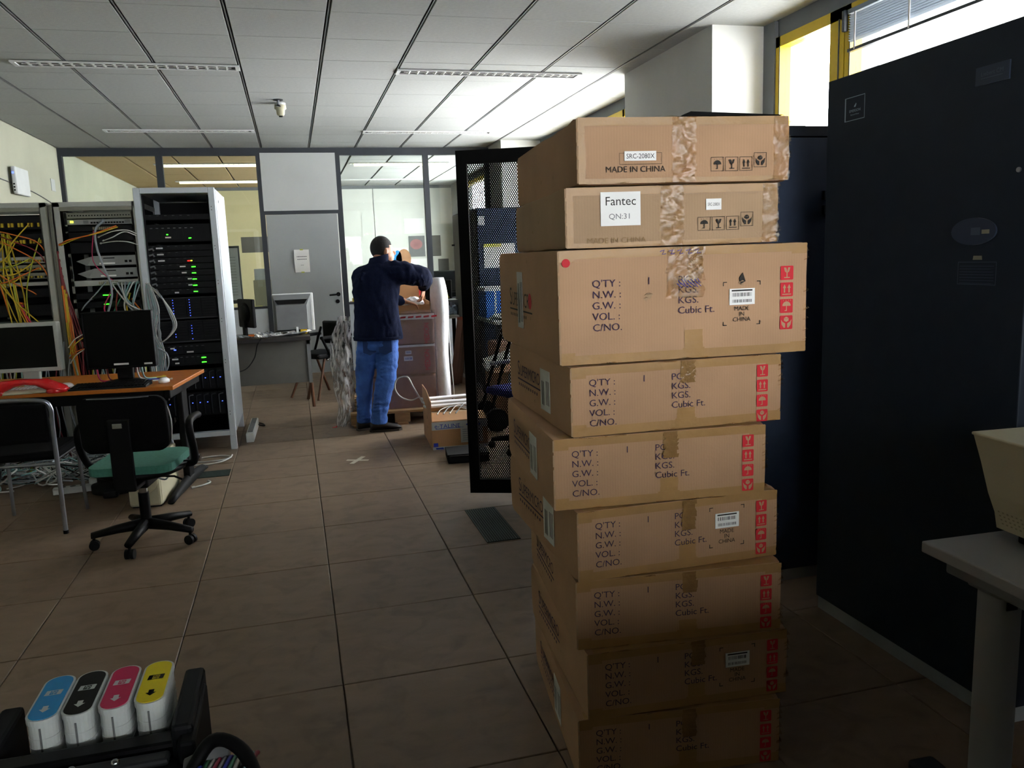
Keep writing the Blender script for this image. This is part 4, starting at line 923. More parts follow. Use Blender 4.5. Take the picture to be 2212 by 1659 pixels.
# yellow and red trunks beside the duct
g_ = 'yellow cable trunk beside the duct'
for k in range(7): cable([(-1.735 + .008 * (k % 3), 4.03 + .004 * k, 1.36 - .03 * k), (-1.725 + .010 * (k % 4), 3.99, 1.1), (-1.715 + .011 * (k % 4), 3.98, .85), (-1.70 + .009 * k, 4.0, .5)], 'cable_yellow' if k % 3 else 'cable_orange', 'yellow cable of the thick trunk hanging between the racks', .006, g_)
g_ = 'red cables beside the duct'
for k in range(5): cable([(-1.748 + .004 * k, 4.07, 1.62 - .06 * k), (-1.735 + .012 * k, 4.05, 1.2), (-1.70 + .022 * k, 4.05, .8), (-1.69 + .022 * k, 4.06, .5)], 'cable_red', 'dark red cable hanging beside the yellow trunk', .005, g_)
for k, (m, nm, a, b) in enumerate((('cable_white', 'white', .98, 1.04), ('cable_yellow', 'yellow', .93, 1.02), ('cable_orange', 'orange', .90, .93), ('cable_white', 'second white', .86, .93))): cable([(-1.72, 3.95, a - .06), (-1.66, 3.9, (a + b) / 2 - .03), (-1.58, 3.92, b - .02), (-1.55, 3.98, b - .03)], m, nm + ' loose cable end sticking out between the two monitors', .0035)
# pale cable bundle between racks
g_ = 'pale cable bundle beside the white rack'
for k in range(16):
    a = rc.uniform(-.03, .05); b = rc.uniform(-.02, .05)
    cable([(-1.17 + rc.uniform(0, .02), 4.12, 1.40 - rc.uniform(0, .08)), (-1.14 + a * .5, 4.02, 1.33), (-1.12 + a, 4.0, 1.16), (-1.13 + b, 4.0, .98), (-1.11 + a, 4.01, .82), (-1.12 + b, 4.02, .62), (-1.13 + a * .3, 4.05, .4)], rc.choice(('cable_white', 'cable_grey', 'cable_teal', 'cable_grey')), 'pale cable of the bundle hanging beside the white rack', .006, g_)
for k in range(3): cable([(-1.15, 4.05, 1.36), (-1.06 + .01 * k, 3.99, 1.28 - .02 * k), (-1.0 + .012 * k, 3.98, 1.12), (-.985 + .01 * k, 3.98, 1.02), (-1.05, 3.99, .93), (-1.12, 4.02, .9)], 'cable_white' if k else 'cable_grey', 'pale cable looping out of the bundle in front of the servers', .005, 'pale loops in front of the servers')
cable([(-1.10, 3.99, .86), (-1.05, 3.98, .82), (-1.045, 3.98, .74), (-1.08, 4.0, .66)], 'cable_grey', 'small grey cable loop below the bundle at the white rack', .006)
# tangle below the desk
mb = MB(); rt = random.Random(12)
for k in range(150):
    x, y = rt.uniform(-2.62, -1.12), rt.uniform(3.25, 4.05); p = [(x, y, rt.uniform(.01, .16))]
    for q in range(4): x += rt.uniform(-.28, .28); y += rt.uniform(-.14, .14); p.append((min(-1.08, max(-2.66, x)), min(4.06, max(3.2, y)), rt.uniform(.01, .2)))
    mb.mi = rt.choice((0, 0, 0, 1, 1, 2, 3)); mb.tube(spline(p, 4), rt.uniform(.003, .006), 5)
for k in range(70):
    x = rt.uniform(-2.62, -1.15); y = rt.uniform(3.95, 4.08); mb.mi = rt.choice((0, 0, 1, 1, 3, 4, 5)); mb.tube(spline([(x, y, .95), (x + rt.uniform(-.06, .06), y - .08, .6), (x + rt.uniform(-.08, .08), y - .05, .3), (x + rt.uniform(-.1, .1), y - rt.uniform(0, .3), .02)], 4), rt.uniform(.004, .007), 5)
o = tag(obj('cable_tangle', mb, ['cable_white', 'cable_grey', 'cable_black', 'cable_teal', 'cable_olive', 'cable_red']), 'tangle of loose white and grey cables on the floor under the orange desk', 'cables'); o['kind'] = 'stuff'
cable([(-1.0, 3.97, .13), (-.98, 3.9, .03), (-.9, 3.72, .006), (-.7, 3.70, .006), (-.64, 3.78, .006), (-.72, 3.86, .006), (-.9, 3.82, .006), (-.95, 3.7, .006), (-.88, 3.6, .006), (-.72, 3.62, .006), (-.64, 3.72, .012), (-.63, 3.85, .006)], 'cable_white', 'loose white cable coiled on the floor before the white rack', .006, None, 'cable', 10)
cable([(-.82, 2.95, .006), (-.76, 2.99, .006), (-.72, 3.05, .006), (-.74, 3.1, .006)], 'cable_white', 'short white cable end curling out by the desk leg', .006)
t = thing('power_strip', 'white multi-socket power strip lying on the floor under the desk', 'power strip', (-1.72, 3.12, 0), 6); obj('body', MB().rbox(0, .32, 0, .06, .001, .045, .006), 'white_plastic', t)
obj('socket', MB().disc((.06, .03, .0455), .018, 'z', 14, .002).disc((.12, .03, .0455), .018, 'z', 14, .002).disc((.18, .03, .0455), .018, 'z', 14, .002), 'mid_grey', t); obj('plug', MB().rbox(.22, .27, .005, .055, .045, .09, .01), 'white_plastic', t)
t = thing('power_adapter_pile', 'black cable drum lying in the shade under the orange desk', 'cable drum', (-1.32, 3.12, 0))
obj('drum', MB().tube([(0, 0, .005), (0, 0, .05), (0, 0, .06), (0, 0, .11), (0, 0, .12), (0, 0, .16)], [.16, .16, .12, .12, .15, .15], 24), 'black', t); obj('plug', MB().rbox(-.05, .04, -.22, -.14, .0, .05, .012), 'charcoal', t)

# power bar on the floor beside the white rack
t = thing('socket_block', 'white ribbed socket block on the floor beside the white rack', 'power strip', (-.545, 4.28, 0), -1)
obj('body', MB().rbox(0, .062, 0, .72, .001, .078, .006), 'white_plastic', t)
me = MB().box(.010, .052, 0, .022, 0, .006).mesh('rib'); me.materials.append(M['mid_grey'])
for k in range(18): link('rib', me, 'mid_grey', t, (0, .06 + .036 * k, .0775))
cable([(-.50, 4.93, .05), (-.46, 4.93, .02), (-.42, 4.95, .008), (-.44, 5.05, .008), (-.5, 5.12, .008), (-.56, 5.08, .008)], 'cable_black', 'black lead coming out of the ribbed socket block', .007)

# ------------------------------------------------------------------ orange desk with monitors
t = thing('office_desk', 'orange-brown desk with a black frame before the racks', 'desk', (-.847, 2.694, 0), -7.5)
DW, DD = 1.72, .82
obj('desk_top', MB().rbox(-DW, 0, 0, DD, .714, .74, .004), 'orange_wood', t)
obj('apron', MB().box(-DW + .03, -.05, .06, .09, .64, .712), 'black', t); obj('apron', MB().box(-DW + .03, -.05, DD - .09, DD - .06, .64, .712), 'black', t)
for x in (-.075, -DW + .03):
    obj('leg', MB().rbox(x, x + .045, .30, .42, .05, .712, .01), 'black', t); obj('side_rail', MB().rbox(x, x + .045, .04, DD - .04, .655, .712, .008), 'black', t)
    obj('foot', MB().loft([((x + .022, -.10, .012), (.022, 0, 0), (0, 0, .012)), ((x + .022, .0, .028), (.026, 0, 0), (0, 0, .026)), ((x + .022, .36, .045), (.03, 0, 0), (0, 0, .045)), ((x + .022, .72, .028), (.026, 0, 0), (0, 0, .026)), ((x + .022, .8, .012), (.022, 0, 0), (0, 0, .012))], 12), 'charcoal', t)
def flat_monitor(name, lab, loc, rz, w, h, d, bez, m_fr, m_sc, z0=.1, tags=False):
    t = thing(name, lab, 'monitor', loc, rz)
    obj('housing', MB().rbox(-w/2, w/2, .0, d, z0, z0 + h, .008), m_fr, t)
    obj('bezel', MB().rbox(-w/2, w/2, -.012, 0.001, z0, z0 + bez, .004).rbox(-w/2, w/2, -.012, 0.001, z0 + h - bez, z0 + h, .004).rbox(-w/2, -w/2 + bez, -.012, 0.001, z0 + bez * .8, z0 + h - bez * .8, .004).rbox(w/2 - bez, w/2, -.012, 0.001, z0 + bez * .8, z0 + h - bez * .8, .004), m_fr, t)
    obj('screen', MB().box(-w/2 + bez, w/2 - bez, -.003, 0.0015, z0 + bez, z0 + h - bez), m_sc, t)
    obj('neck', MB().rbox(-.05, .05, d, d + .04, .02, z0 + h * .5, .008), m_fr, t)
    obj('stand_foot', MB().loft([((0, .05, .0005), (.13, 0, 0), (0, .1, 0)), ((0, .05, .012), (.125, 0, 0), (0, .095, 0)), ((0, .05, .02), (.08, 0, 0), (0, .06, 0))], 24), m_fr, t); return t
m2 = flat_monitor('black_monitor', 'black switched-off monitor with two white tags on the orange desk', (-1.185, 3.0, .741), -4, .425, .37, .05, .012, 'black', 'black_gloss', .10)
obj('white_tag', MB().box(-.045, .045, -.0135, -.0125, .122, .134), 'paper', m2); obj('white_tag', MB().box(.14, .19, -.0135, -.0125, .118, .129), 'paper', m2)
flat_monitor('grey_monitor', 'silver-grey framed monitor above the red handset on the orange desk', (-1.715, 2.90, .741), -6, .42, .305, .055, .024, 'rack_grey', 'black_gloss', .125)
t = thing('computer_keyboard', 'black keyboard on the orange desk before the black monitor', 'keyboard', (-1.23, 2.83, .741), -6)
obj('body', MB().add([(-.23, -.075, 0), (.23, -.075, 0), (.23, .075, 0), (-.23, .075, 0), (-.228, -.073, .010), (.228, -.073, .010), (.228, .073, .024), (-.228, .073, .024)], [(3, 2, 1, 0), (4, 5, 6, 7), (0, 1, 5, 4), (1, 2, 6, 5), (2, 3, 7, 6), (3, 0, 4, 7)]), 'charcoal', t)
me = MB().rbox(-.0085, .0085, -.0085, .0085, 0, .007, .002, 1).mesh('key'); me.materials.append(M['black'])
for r_ in range(6):
    for c in range(21): link('key', me, 'black', t, (-.21 + .021 * c, -.055 + .022 * r_, .0115 + .0021 * r_))
def mouse(lab, loc, rz, m):
    t = thing('computer_mouse', lab, 'mouse', loc, rz); b = MB().loft([((0, 0, .0), (.028, 0, 0), (0, .05, 0)), ((0, -.002, .012), (.030, 0, 0), (0, .052, 0)), ((0, -.006, .024), (.025, 0, 0), (0, .042, 0)), ((0, -.010, .033), (.012, 0, 0), (0, .022, 0))], 20)
    obj('shell', b, m, t); obj('wheel', MB().disc((0, .026, .024), .008, 'x', 12, .006), 'mid_grey', t)
mouse('white mouse near the free corner of the orange desk', (-.925, 2.90, .741), -20, 'white_plastic'); mouse('white mouse lying behind the red handset', (-1.52, 2.96, .741), 70, 'white_plastic')
t = thing('computer_keyboard', 'cream keyboard partly under the red telephone handset', 'keyboard', (-1.76, 2.86, .741), 3)
obj('body', MB().loft([((0, 0, .001), (.255, 0, 0), (0, .09, 0)), ((0, 0, .014), (.255, 0, 0), (0, .09, 0)), ((0, .01, .026), (.22, 0, 0), (0, .06, 0))], 28), 'beige', t)
me = MB().rbox(-.008, .008, -.008, .008, 0, .007, .002, 1).mesh('key'); me.materials.append(M['white_plastic'])
for r_ in range(5):
    for c in range(17): link('key', me, 'white_plastic', t, (-.165 + .0205 * c, -.035 + .0195 * r_, .0245))
t = thing('telephone_handset', 'oversized glossy red telephone handset lying on the orange desk', 'telephone', (-1.70, 2.795, .741), -4)
K = 1.72; b = MB().loft([tuple(tuple(v * K for v in q) for q in sec) for sec in (((-.135, 0, .016), (.004, 0, 0), (0, .012, 0)), ((-.13, 0, .012), (.0, 0, .0118), (0, .03, 0)), ((-.075, 0, .030), (.0, 0, .022), (0, .032, 0)), ((-.045, 0, .040), (-.012, 0, .012), (0, .022, 0)), ((0, 0, .044), (0, 0, .011), (0, .018, 0)), ((.045, 0, .040), (.012, 0, .012), (0, .022, 0)), ((.075, 0, .030), (0, 0, .022), (0, .032, 0)), ((.13, 0, .012), (0, 0, .0118), (0, .03, 0)), ((.135, 0, .016), (-.004, 0, 0), (0, .012, 0)))], 18)
obj('grip', b, 'red_plastic', t)
for s in (-1, 1): obj('ear_cup' if s > 0 else 'mouth_cup', MB().tube([(s * .10 * K, 0, .001), (s * .10 * K, 0, .008), (s * .10 * K, 0, .03)], [.033 * K, .036 * K, .028 * K], 22), 'red_plastic', t)
t = thing('cord_clip', 'tiny red plastic clip on the desk beside the black keyboard', 'clip', (-1.478, 2.815, .741)); obj('clip', MB().rbox(-.014, .014, -.008, .008, 0, .016, .004), 'red_plastic', t); obj('pin', MB().cyl((.01, 0, .014), (.016, 0, .022), .003), 'red_plastic', t)
for k, (x, y, a, m, lab) in enumerate(((-.955, 3.04, 14, 'paper', 'white paper slip beside the white mouse on the orange desk'), (-1.0, 3.10, -10, 'ink_blue', 'blue pen-marked card behind the white mouse'), (-1.02, 3.2, 30, 'paper_yellow', 'pale slip near the desk corner by the white rack'))):
    t = thing('paper_slip', lab, 'paper', (x, y, .741), a); obj('sheet', MB().box(-.06, .06, -.03, .03, 0, .0012), m, t); obj('fold', MB().add([(.05, -.03, .001), (.062, -.03, .006), (.062, .03, .006), (.05, .03, .001)], [(0, 1, 2, 3)]), m, t)
for k, (x, m, nm) in enumerate(((-1.30, 'cable_red', 'red'), (-1.12, 'cable_white', 'white'), (-1.09, 'cable_teal', 'teal'), (-1.36, 'cable_pink', 'pink'))): cable([(x, 3.12, .95), (x + .01, 3.06, .84), (x + .03, 3.04, .765), (x + .09, 3.09, .75)], m, nm + ' lead dropping behind the black monitor onto the desk', .005)

# beige tower under desk
t = thing('computer_tower', 'beige computer tower with a round front under the orange desk', 'computer', (-1.15, 2.58, 0), -6)
obj('case', MB().rbox(0, .19, .03, .46, .012, .31, .006), 'beige', t); obj('front_cover', MB().rbox(.0, .19, 0, .032, .012, .31, .014), 'beige', t); obj('foot', MB().box(.01, .18, .03, .08, 0, .014).box(.01, .18, .38, .44, 0, .014), 'charcoal', t)
obj('round_boss', MB().tube([(.10, .002, .18), (.10, -.012, .18), (.10, -.018, .18)], [.085, .08, .06], 28), 'beige', t); obj('power_button', MB().disc((.085, -.019, .195), .018, 'y', 18, .006), 'led_dim' if 'led_dim' in M else 'green_fabric', t)
obj('mark', MB().box(.085, .115, -.002, .0, .058, .063).box(.085, .115, -.002, .0, .070, .075), 'ink', t)
cable([(-.95, 2.62, .33), (-.9, 2.58, .25), (-.92, 2.55, .18), (-.98, 2.54, .22), (-.96, 2.55, .3)], 'cable_grey', 'grey lead looped on the beige tower', .006)

# ------------------------------------------------------------------ chairs by the desk
t = thing('office_chair', 'black swivel chair with a green seat before the orange desk', 'chair', (-.935, 1.90, 0), -8)
obj('seat_shell', MB().loft([((0, .02, .385), (.19, 0, 0), (0, .20, 0)), ((0, .02, .40), (.225, 0, 0), (0, .235, 0)), ((0, .02, .425), (.235, 0, 0), (0, .245, 0))], 26), 'black', t)
b = MB().prism(ring(0, .02, .42, .44, .07, 5), .426, .468); obj('seat_cushion', b, 'green_fabric', t)
def curved_back(z0, z1, w, y, m):
    mb = MB(); o_ = ring(0, (z0 + z1) / 2, w, z1 - z0, .05, 5); n = len(o_)
    f = lambda x, z, d: (x, y + d + .9 * x * x - .10 * (z - z0), z)
    mb.add([f(x, z, 0) for x, z in o_] + [f(x, z, .04) for x, z in o_] + [f(0, (z0 + z1) / 2, 0), f(0, (z0 + z1) / 2, .04)], [(i, (i + 1) % n, 2 * n) for i in range(n)] + [(n + (i + 1) % n, n + i, 2 * n + 1) for i in range(n)] + [(i, n + i, n + (i + 1) % n, (i + 1) % n) for i in range(n)], True); return mb
obj('backrest', curved_back(.545, .835, .43, -.21, None), 'black_fabric', t)
obj('back_piping', MB().tube([(x, -.212 + .9 * x * x - .029, .836) for x in [(-.15 + .03 * k) for k in range(11)]], .0028, 6), 'mid_grey', t)
obj('back_bar', MB().rbox(-.055, .055, -.258, -.24, .36, .73, .006).rbox(-.05, .05, -.25, .0, .35, .372, .006), 'black', t)
obj('maker_plate', MB().rbox(-.026, .022, -.266, -.257, .685, .712, .003), 'chrome', t)
for s in (-1, 1):
    obj('armrest', MB().tube(spline([(s * .20, .06, .41), (s * .265, .05, .42), (s * .285, .0, .50), (s * .285, -.04, .60), (s * .28, -.02, .655), (s * .275, .10, .665), (s * .27, .20, .655)], 5), [.02] * 31, 10), 'black', t)
    obj('arm_cap', MB().disc((s * .29, .06, .44), .02, 'x', 14, .02), 'chrome', t)
obj('gas_column', MB().tube([(0, 0, .10), (0, 0, .28)], .028, 16), 'black', t); obj('column_collar', MB().tube([(0, 0, .278), (0, 0, .325)], .022, 16), 'chrome', t); obj('tilt_housing', MB().rbox(-.06, .06, -.10, .09, .325, .40, .01), 'black', t)
obj('lever', MB().tube([(.05, .02, .36), (.16, .03, .35), (.2, .03, .33)], .006, 6), 'black', t)
for k in range(5):
    a = R(-92 + 72 * k); d = Vector((math.cos(a), math.sin(a), 0)); n = Vector((-d.y, d.x, 0)); L_ = .275
    lg = obj('star_leg', MB().loft([(d * .02 + Vector((0, 0, .105)), n * .030, (0, 0, .032)), (d * .15 + Vector((0, 0, .095)), n * .026, (0, 0, .024)), (d * L_ + Vector((0, 0, .078)), n * .021, (0, 0, .017))], 10), 'black', t)
    c_ = d * (L_ - .012)
    wc = MB()
    for s in (-1, 1): wc.tube([c_ + n * s * .006 + Vector((0, 0, .026)), c_ + n * s * .022 + Vector((0, 0, .026))], .026, 16)
    wc.tube([c_ + Vector((0, 0, .03)), c_ + Vector((0, 0, .065))], .008, 8); obj('castor', wc, 'charcoal', lg)
t = thing('visitor_chair', 'black padded chair on grey steel tube legs before the grey monitor', 'chair', (-1.64, 2.47, 0), -3)
hw = .23
obj('back_tube', MB().tube(spline([(-hw, -.235, 0), (-hw, -.235, .3), (-hw, -.235, .62), (-hw, -.24, .735), (-hw + .05, -.245, .775), (0, -.25, .785), (hw - .05, -.245, .775), (hw, -.24, .735), (hw, -.235, .62), (hw, -.235, .3), (hw, -.235, 0)], 6), .0125, 10), 'steel', t)
for s in (-1, 1): obj('front_leg', MB().tube(spline([(s * .19, -.22, .415), (s * .195, .1, .42), (s * .2, .20, .415), (s * .2, .225, .38), (s * .205, .24, .15), (s * .21, .25, 0)], 5), .011, 10), 'steel', t)
obj('cross_tube', MB().tube([(-hw, -.23, .41), (hw, -.23, .41)], .009, 8), 'steel', t)
obj('seat', MB().rbox(-.225, .225, -.2, .235, .425, .475, .02), 'black_fabric', t); obj('backrest', MB().rbox(-.212, .212, -.245, -.205, .535, .755, .018), 'black_fabric', t)
for s in (-1, 1): obj('foot_cap', MB().tube([(s * hw, -.235, 0), (s * hw, -.235, .02)], .0145, 10), 'black', t)

# ------------------------------------------------------------------ far desk by the door
t = thing('metal_desk', 'dark topped desk with a grey modesty panel before the door', 'desk', (-.40, 5.72, 0))
obj('desk_top', MB().rbox(-.62, .46, -.02, .68, .705, .745, .004), 'desk_dark', t); obj('modesty_panel', MB().box(-.60, .42, .06, .085, .27, .70), 'desk_panel', t)
for x in (-.61, .42):
    obj('post', MB().box(x, x + .035, .05, .11, .26, .705), 'mid_grey', t); obj('cross_rail', MB().box(x, x + .035, .05, .62, .66, .705), 'mid_grey', t)
    obj('leg', MB().tube([(x + .018, .08, .27), (x + .03, .10, 0)], .017, 8), 'brown_wood', t); obj('leg', MB().tube([(x + .018, .08, .27), (x - .02, .62, 0)], .017, 8), 'brown_wood', t)
    obj('joint', MB().sphere((x + .018, .078, .275), .02), 'chrome', t)
t = thing('crt_monitor', 'grey bulky monitor seen from behind on the far desk', 'monitor', (-.09, 6.12, .746), 0)
obj('rear_shell', MB().add([(-.17, -.10, .05), (.14, -.10, .05), (.14, -.10, .30), (-.17, -.10, .30), (-.20, .05, .02), (.19, .05, .02), (.19, .05, .41), (-.20, .05, .41)], [(0, 1, 2, 3), (7, 6, 5, 4), (0, 4, 5, 1), (1, 5, 6, 2), (2, 6, 7, 3), (3, 7, 4, 0)]), 'mid_grey', t)
obj('vent', MB().add([(-.15, -.094, .315), (.12, -.094, .315), (.155, -.04, .36), (-.18, -.04, .36)], [(0, 1, 2, 3)]), 'black', t)
obj('front_bezel', MB().rbox(-.205, .215, .05, .085, .02, .42, .008), 'white_plastic', t)
obj('stand', MB().box(-.08, -.05, -.02, .04, .0, .06).box(.05, .08, -.02, .04, .0, .06), 'charcoal', t); obj('stand_base', MB().rbox(-.12, .12, -.06, .12, .0, .014, .005), 'mid_grey', t)
t = thing('black_monitor', 'slim black monitor turned away on the far desk by the white rack', 'monitor', (-.555, 6.12, .746), -62)
obj('housing', MB().rbox(-.17, .17, -.02, .02, .09, .385, .012), 'black', t); obj('rear_bulge', MB().loft([((0, -.02, .24), (.12, 0, 0), (0, 0, .11)), ((0, -.055, .24), (.07, 0, 0), (0, 0, .07))], 18), 'black', t)
obj('neck', MB().rbox(-.03, .03, -.05, -.015, .01, .2, .008), 'black', t); obj('stand_foot', MB().loft([((0, 0, .0005), (.11, 0, 0), (0, .08, 0)), ((0, 0, .014), (.10, 0, 0), (0, .07, 0))], 20), 'black', t)
rp = random.Random(9)
GP = 'loose papers and bags on the far desk'
LP = ['crumpled grey plastic bag on the far desk', 'white folded paper on the far desk near the black monitor', 'pale antistatic bag hanging over the far desk edge', 'white paper strip on the far desk', 'silvery torn bag on the far desk', 'small white card on the far desk', 'grey crumpled wrapper on the far desk', 'long white paper on the free end of the far desk']
for k in range(24):
    x = rp.uniform(-.95, -.12) if k < 19 else rp.uniform(-.1, .04); y = rp.uniform(5.72, 6.15)
    if k == 2: x, y = -.42, 5.71
    q = thing('paper_scrap', LP[k] if k < 8 else 'crumpled scrap of paper or plastic in the clutter on the far desk', 'paper', (x, y, .748 + .004 * (k % 5)), rp.uniform(-80, 80), GP)
    mb = MB(); n = 4; a, b_ = rp.uniform(.05, .11), rp.uniform(.03, .07)
    pts = [(-a + 2 * a * i / n, -b_ + 2 * b_ * j / n, .004 + abs(rp.gauss(0, .012))) for i in range(n + 1) for j in range(n + 1)]
    mb.add(pts, [(i * (n + 1) + j, (i + 1) * (n + 1) + j, (i + 1) * (n + 1) + j + 1, i * (n + 1) + j + 1) for i in range(n) for j in range(n)]); obj('sheet', mb, rp.choice(('paper', 'cable_grey', 'mid_grey', 'paper', 'film')), q)
for (lab, loc, sz, m) in (('small yellow box behind the papers on the far desk', (.005, 6.05, .746), (.07, .03, .045), 'yellow_bin'), ('small white upright box on the far desk by the yellow one', (-.06, 6.0, .746), (.022, .03, .075), 'white_plastic'), ('orange-red packet under the slim black monitor', (-.52, 5.95, .752), (.06, .03, .02), 'cable_orange')):
    q = thing('small_box', lab, 'box', loc); obj('carton_body', MB().rbox(-sz[0]/2, sz[0]/2, -sz[1]/2, sz[1]/2, 0, sz[2], .003), m, q); obj('lid_flap', MB().box(-sz[0]/2 + .002, sz[0]/2 - .002, -sz[1]/2, sz[1]/2, sz[2], sz[2] + .0015), m, q)
cable([(-.42, 5.69, .74), (-.46, 5.695, .68), (-.5, 5.76, .55), (-.60, 5.76, .44), (-.75, 5.75, .42), (-.95, 5.8, .44)], 'cable_black', 'black cable hanging before the modesty panel of the far desk', .006)
t = thing('armchair', 'dark padded armchair with splayed brown legs beside the far desk', 'chair', (.17, 6.50, 0), 130)   # faces the desk
obj('seat', MB().rbox(-.22, .22, -.2, .22, .44, .50, .02), 'charcoal', t); obj('backrest', MB().rbox(-.2, .2, -.27, -.225, .56, .82, .02), 'charcoal', t)
for s in (-1, 1):
    obj('arm', MB().rbox(s * .25 - .025, s * .25 + .025, -.24, .2, .655, .69, .012), 'charcoal', t)
    obj('arm_support', MB().tube([(s * .24, .18, .67), (s * .23, .06, .46)], .014, 8), 'black', t); obj('arm_support', MB().tube([(s * .24, -.2, .67), (s * .22, -.1, .46), (s * .22, -.23, .75)], .014, 8), 'black', t)
    obj('leg', MB().tube([(s * .15, .08, .44), (s * .22, .27, 0)], .014, 8), 'brown_wood', t); obj('leg', MB().tube([(s * .15, -.06, .44), (s * .22, -.29, 0)], .014, 8), 'brown_wood', t)
    obj('bracket', MB().sphere((s * .16, .05, .42), .018), 'chrome', t)

# ------------------------------------------------------------------ the man unpacking
def V(*a): return Vector(a)
def wrinkle(me, amp, sc_, off=0.):
    nr = [v.normal.copy() for v in me.vertices]
    for v, nv in zip(me.vertices, nr):
        q = Vector((v.co.x * sc_[0] + off, v.co.y * sc_[1], v.co.z * sc_[2])); n = mnoise.noise(q) + .5 * mnoise.noise(q * 2.3)
        v.co = v.co + nv * amp * (abs(n) * 1.6 - .5)
    me.update(); return me
P = thing('person', 'man in a navy fleece jacket and blue jeans bending over cartons', 'person', (.52, 4.30, 0))
def sub(*a): return tuple(Vector(a) - V(.52, 4.30, 0))
# body: one continuous surface
b = MB()
def limb(pts, rad, n=12):
    P_ = [V(*sub(*p)) for p in pts]; secs = []
    b.tube(P_, rad, n)
    for p, r in zip(P_, rad): b.sphere(p, r * .98, seg=12)
limb([(.45, 4.40, .08), (.465, 4.39, .45), (.53, 4.37, .84)], [.042, .055, .082]); limb([(.56, 4.28, .09), (.645, 4.30, .45), (.675, 4.34, .84)], [.042, .055, .082])
b.loft([(sub(.60, 4.355, .78), (.15, -.04, 0), (.03, .10, 0)), (sub(.61, 4.35, .95), (.145, -.03, 0), (.03, .10, 0)), (sub(.625, 4.355, 1.2), (.165, -.03, 0), (.03, .11, 0)), (sub(.635, 4.36, 1.36), (.16, -.03, 0), (.03, .10, 0)), (sub(.64, 4.37, 1.43), (.07, -.01, 0), (.01, .06, 0))], 20)
limb([(.645, 4.37, 1.40), (.67, 4.40, 1.50)], [.06, .055])
HC = V(*sub(.70, 4.43, 1.565))
b.sphere(HC, .092, 1.0, .92, 1.13, 22); b.sphere(HC + V(.035, .02, -.055), .068, 1.0, .9, 1.0, 16)          # skull and jaw, face turned right and down
b.sphere(HC + V(.105, .035, -.03), .018, 1.1, .8, 1.2, 8)                                               # nose
b.sphere(HC + V(.092, .02, -.065), .022, .7, 1.1, .5, 8)                                                # mouth
b.sphere(HC + V(.088, .01, .005), .026, .6, 1.3, .55, 8)                                                # brow
b.sphere(HC + V(.022, -.086, -.012), .026, .75, .35, 1.15, 12)                                           # ear
limb([(.805, 4.32, 1.385), (1.04, 4.36, 1.335), (1.055, 4.53, 1.225)], [.058, .046, .03]); limb([(.51, 4.42, 1.375), (.64, 4.62, 1.2), (.90, 4.70, 1.10)], [.055, .044, .03])
def hand(wr, d, nrm, side):
    d = V(*d).normalized(); nrm = V(*nrm).normalized(); sdv = d.cross(nrm).normalized() * side; wr = V(*sub(*wr))
    c = wr + d * .05
    b.loft([(wr, sdv * .027, nrm * .02), (wr + d * .03, sdv * .038, nrm * .019), (wr + d * .075, sdv * .043, nrm * .016), (wr + d * .09, sdv * .040, nrm * .013)], 12)
    for k, L_ in enumerate((.068, .078, .073, .058)):
        base = wr + d * .085 + sdv * (-.030 + .020 * k); m1 = base + d * L_ * .45 + nrm * .006; m2_ = m1 + (d * .75 + nrm * .9).normalized() * L_ * .36; m3 = m2_ + (d * .1 + nrm).normalized() * L_ * .34
        b.tube([base - d * .02, base, m1, m2_, m3], [.0095, .0095, .009, .0085, .0065], 8); b.sphere(m3, .0065, seg=8)
    tb = wr + d * .03 + sdv * -.034; b.tube([tb, tb + (d * .6 - sdv * .7).normalized() * .035, tb + (d * .9 - sdv * .2 + nrm * .4).normalized() * .066], [.012, .0105, .008], 8)
hand((1.055, 4.53, 1.225), (.02, .45, -.9), (-.8, .35, .1), 1); hand((.90, 4.70, 1.10), (.95, .12, -.28), (0, .1, -1), -1)
link('body', remesh(b, 'body', .0062, 3), 'skin', P)
# jacket
b = MB()
b.loft([(sub(.612, 4.345, .80), (.205, -.05, 0), (.03, .145, 0)), (sub(.612, 4.345, .845), (.21, -.05, 0), (.03, .15, 0)), (sub(.612, 4.35, 1.0), (.19, -.04, 0), (.03, .14, 0)), (sub(.615, 4.355, 1.15), (.192, -.03, 0), (.03, .145, 0)), (sub(.628, 4.36, 1.28), (.198, -.02, 0), (.03, .145, 0)),
        (sub(.638, 4.365, 1.37), (.180, -.02, 0), (.03, .125, 0)), (sub(.645, 4.372, 1.425), (.125, -.02, .0), (.02, .10, 0)), (sub(.655, 4.38, 1.455), (.08, -.01, 0), (.01, .078, 0)), (sub(.667, 4.39, 1.505), (.074, -.01, .015), (.01, .074, 0)), (sub(.67, 4.393, 1.515), (.06, -.01, .015), (.01, .06, 0))], 28)
def slv(pts, rad):
    P_ = [V(*sub(*p)) for p in pts]; b.tube(spline(P_, 5), [rad[min(len(rad) - 1, i // 5)] + (rad[min(len(rad) - 1, i // 5 + 1)] - rad[min(len(rad) - 1, i // 5)]) * (i % 5) / 5 for i in range((len(P_) - 1) * 5 + 1)], 14)
    for p, r in zip(P_, rad): b.sphere(p, r * .98, seg=14)
slv([(.73, 4.34, 1.365), (.83, 4.325, 1.365), (.93, 4.34, 1.345), (1.02, 4.365, 1.325), (1.06, 4.44, 1.28), (1.057, 4.515, 1.235)], [.105, .105, .098, .092, .072, .052])
slv([(.55, 4.40, 1.365), (.50, 4.43, 1.34), (.52, 4.52, 1.25), (.64, 4.62, 1.18), (.76, 4.66, 1.14), (.87, 4.69, 1.105)], [.085, .082, .075, .068, .056, .045])
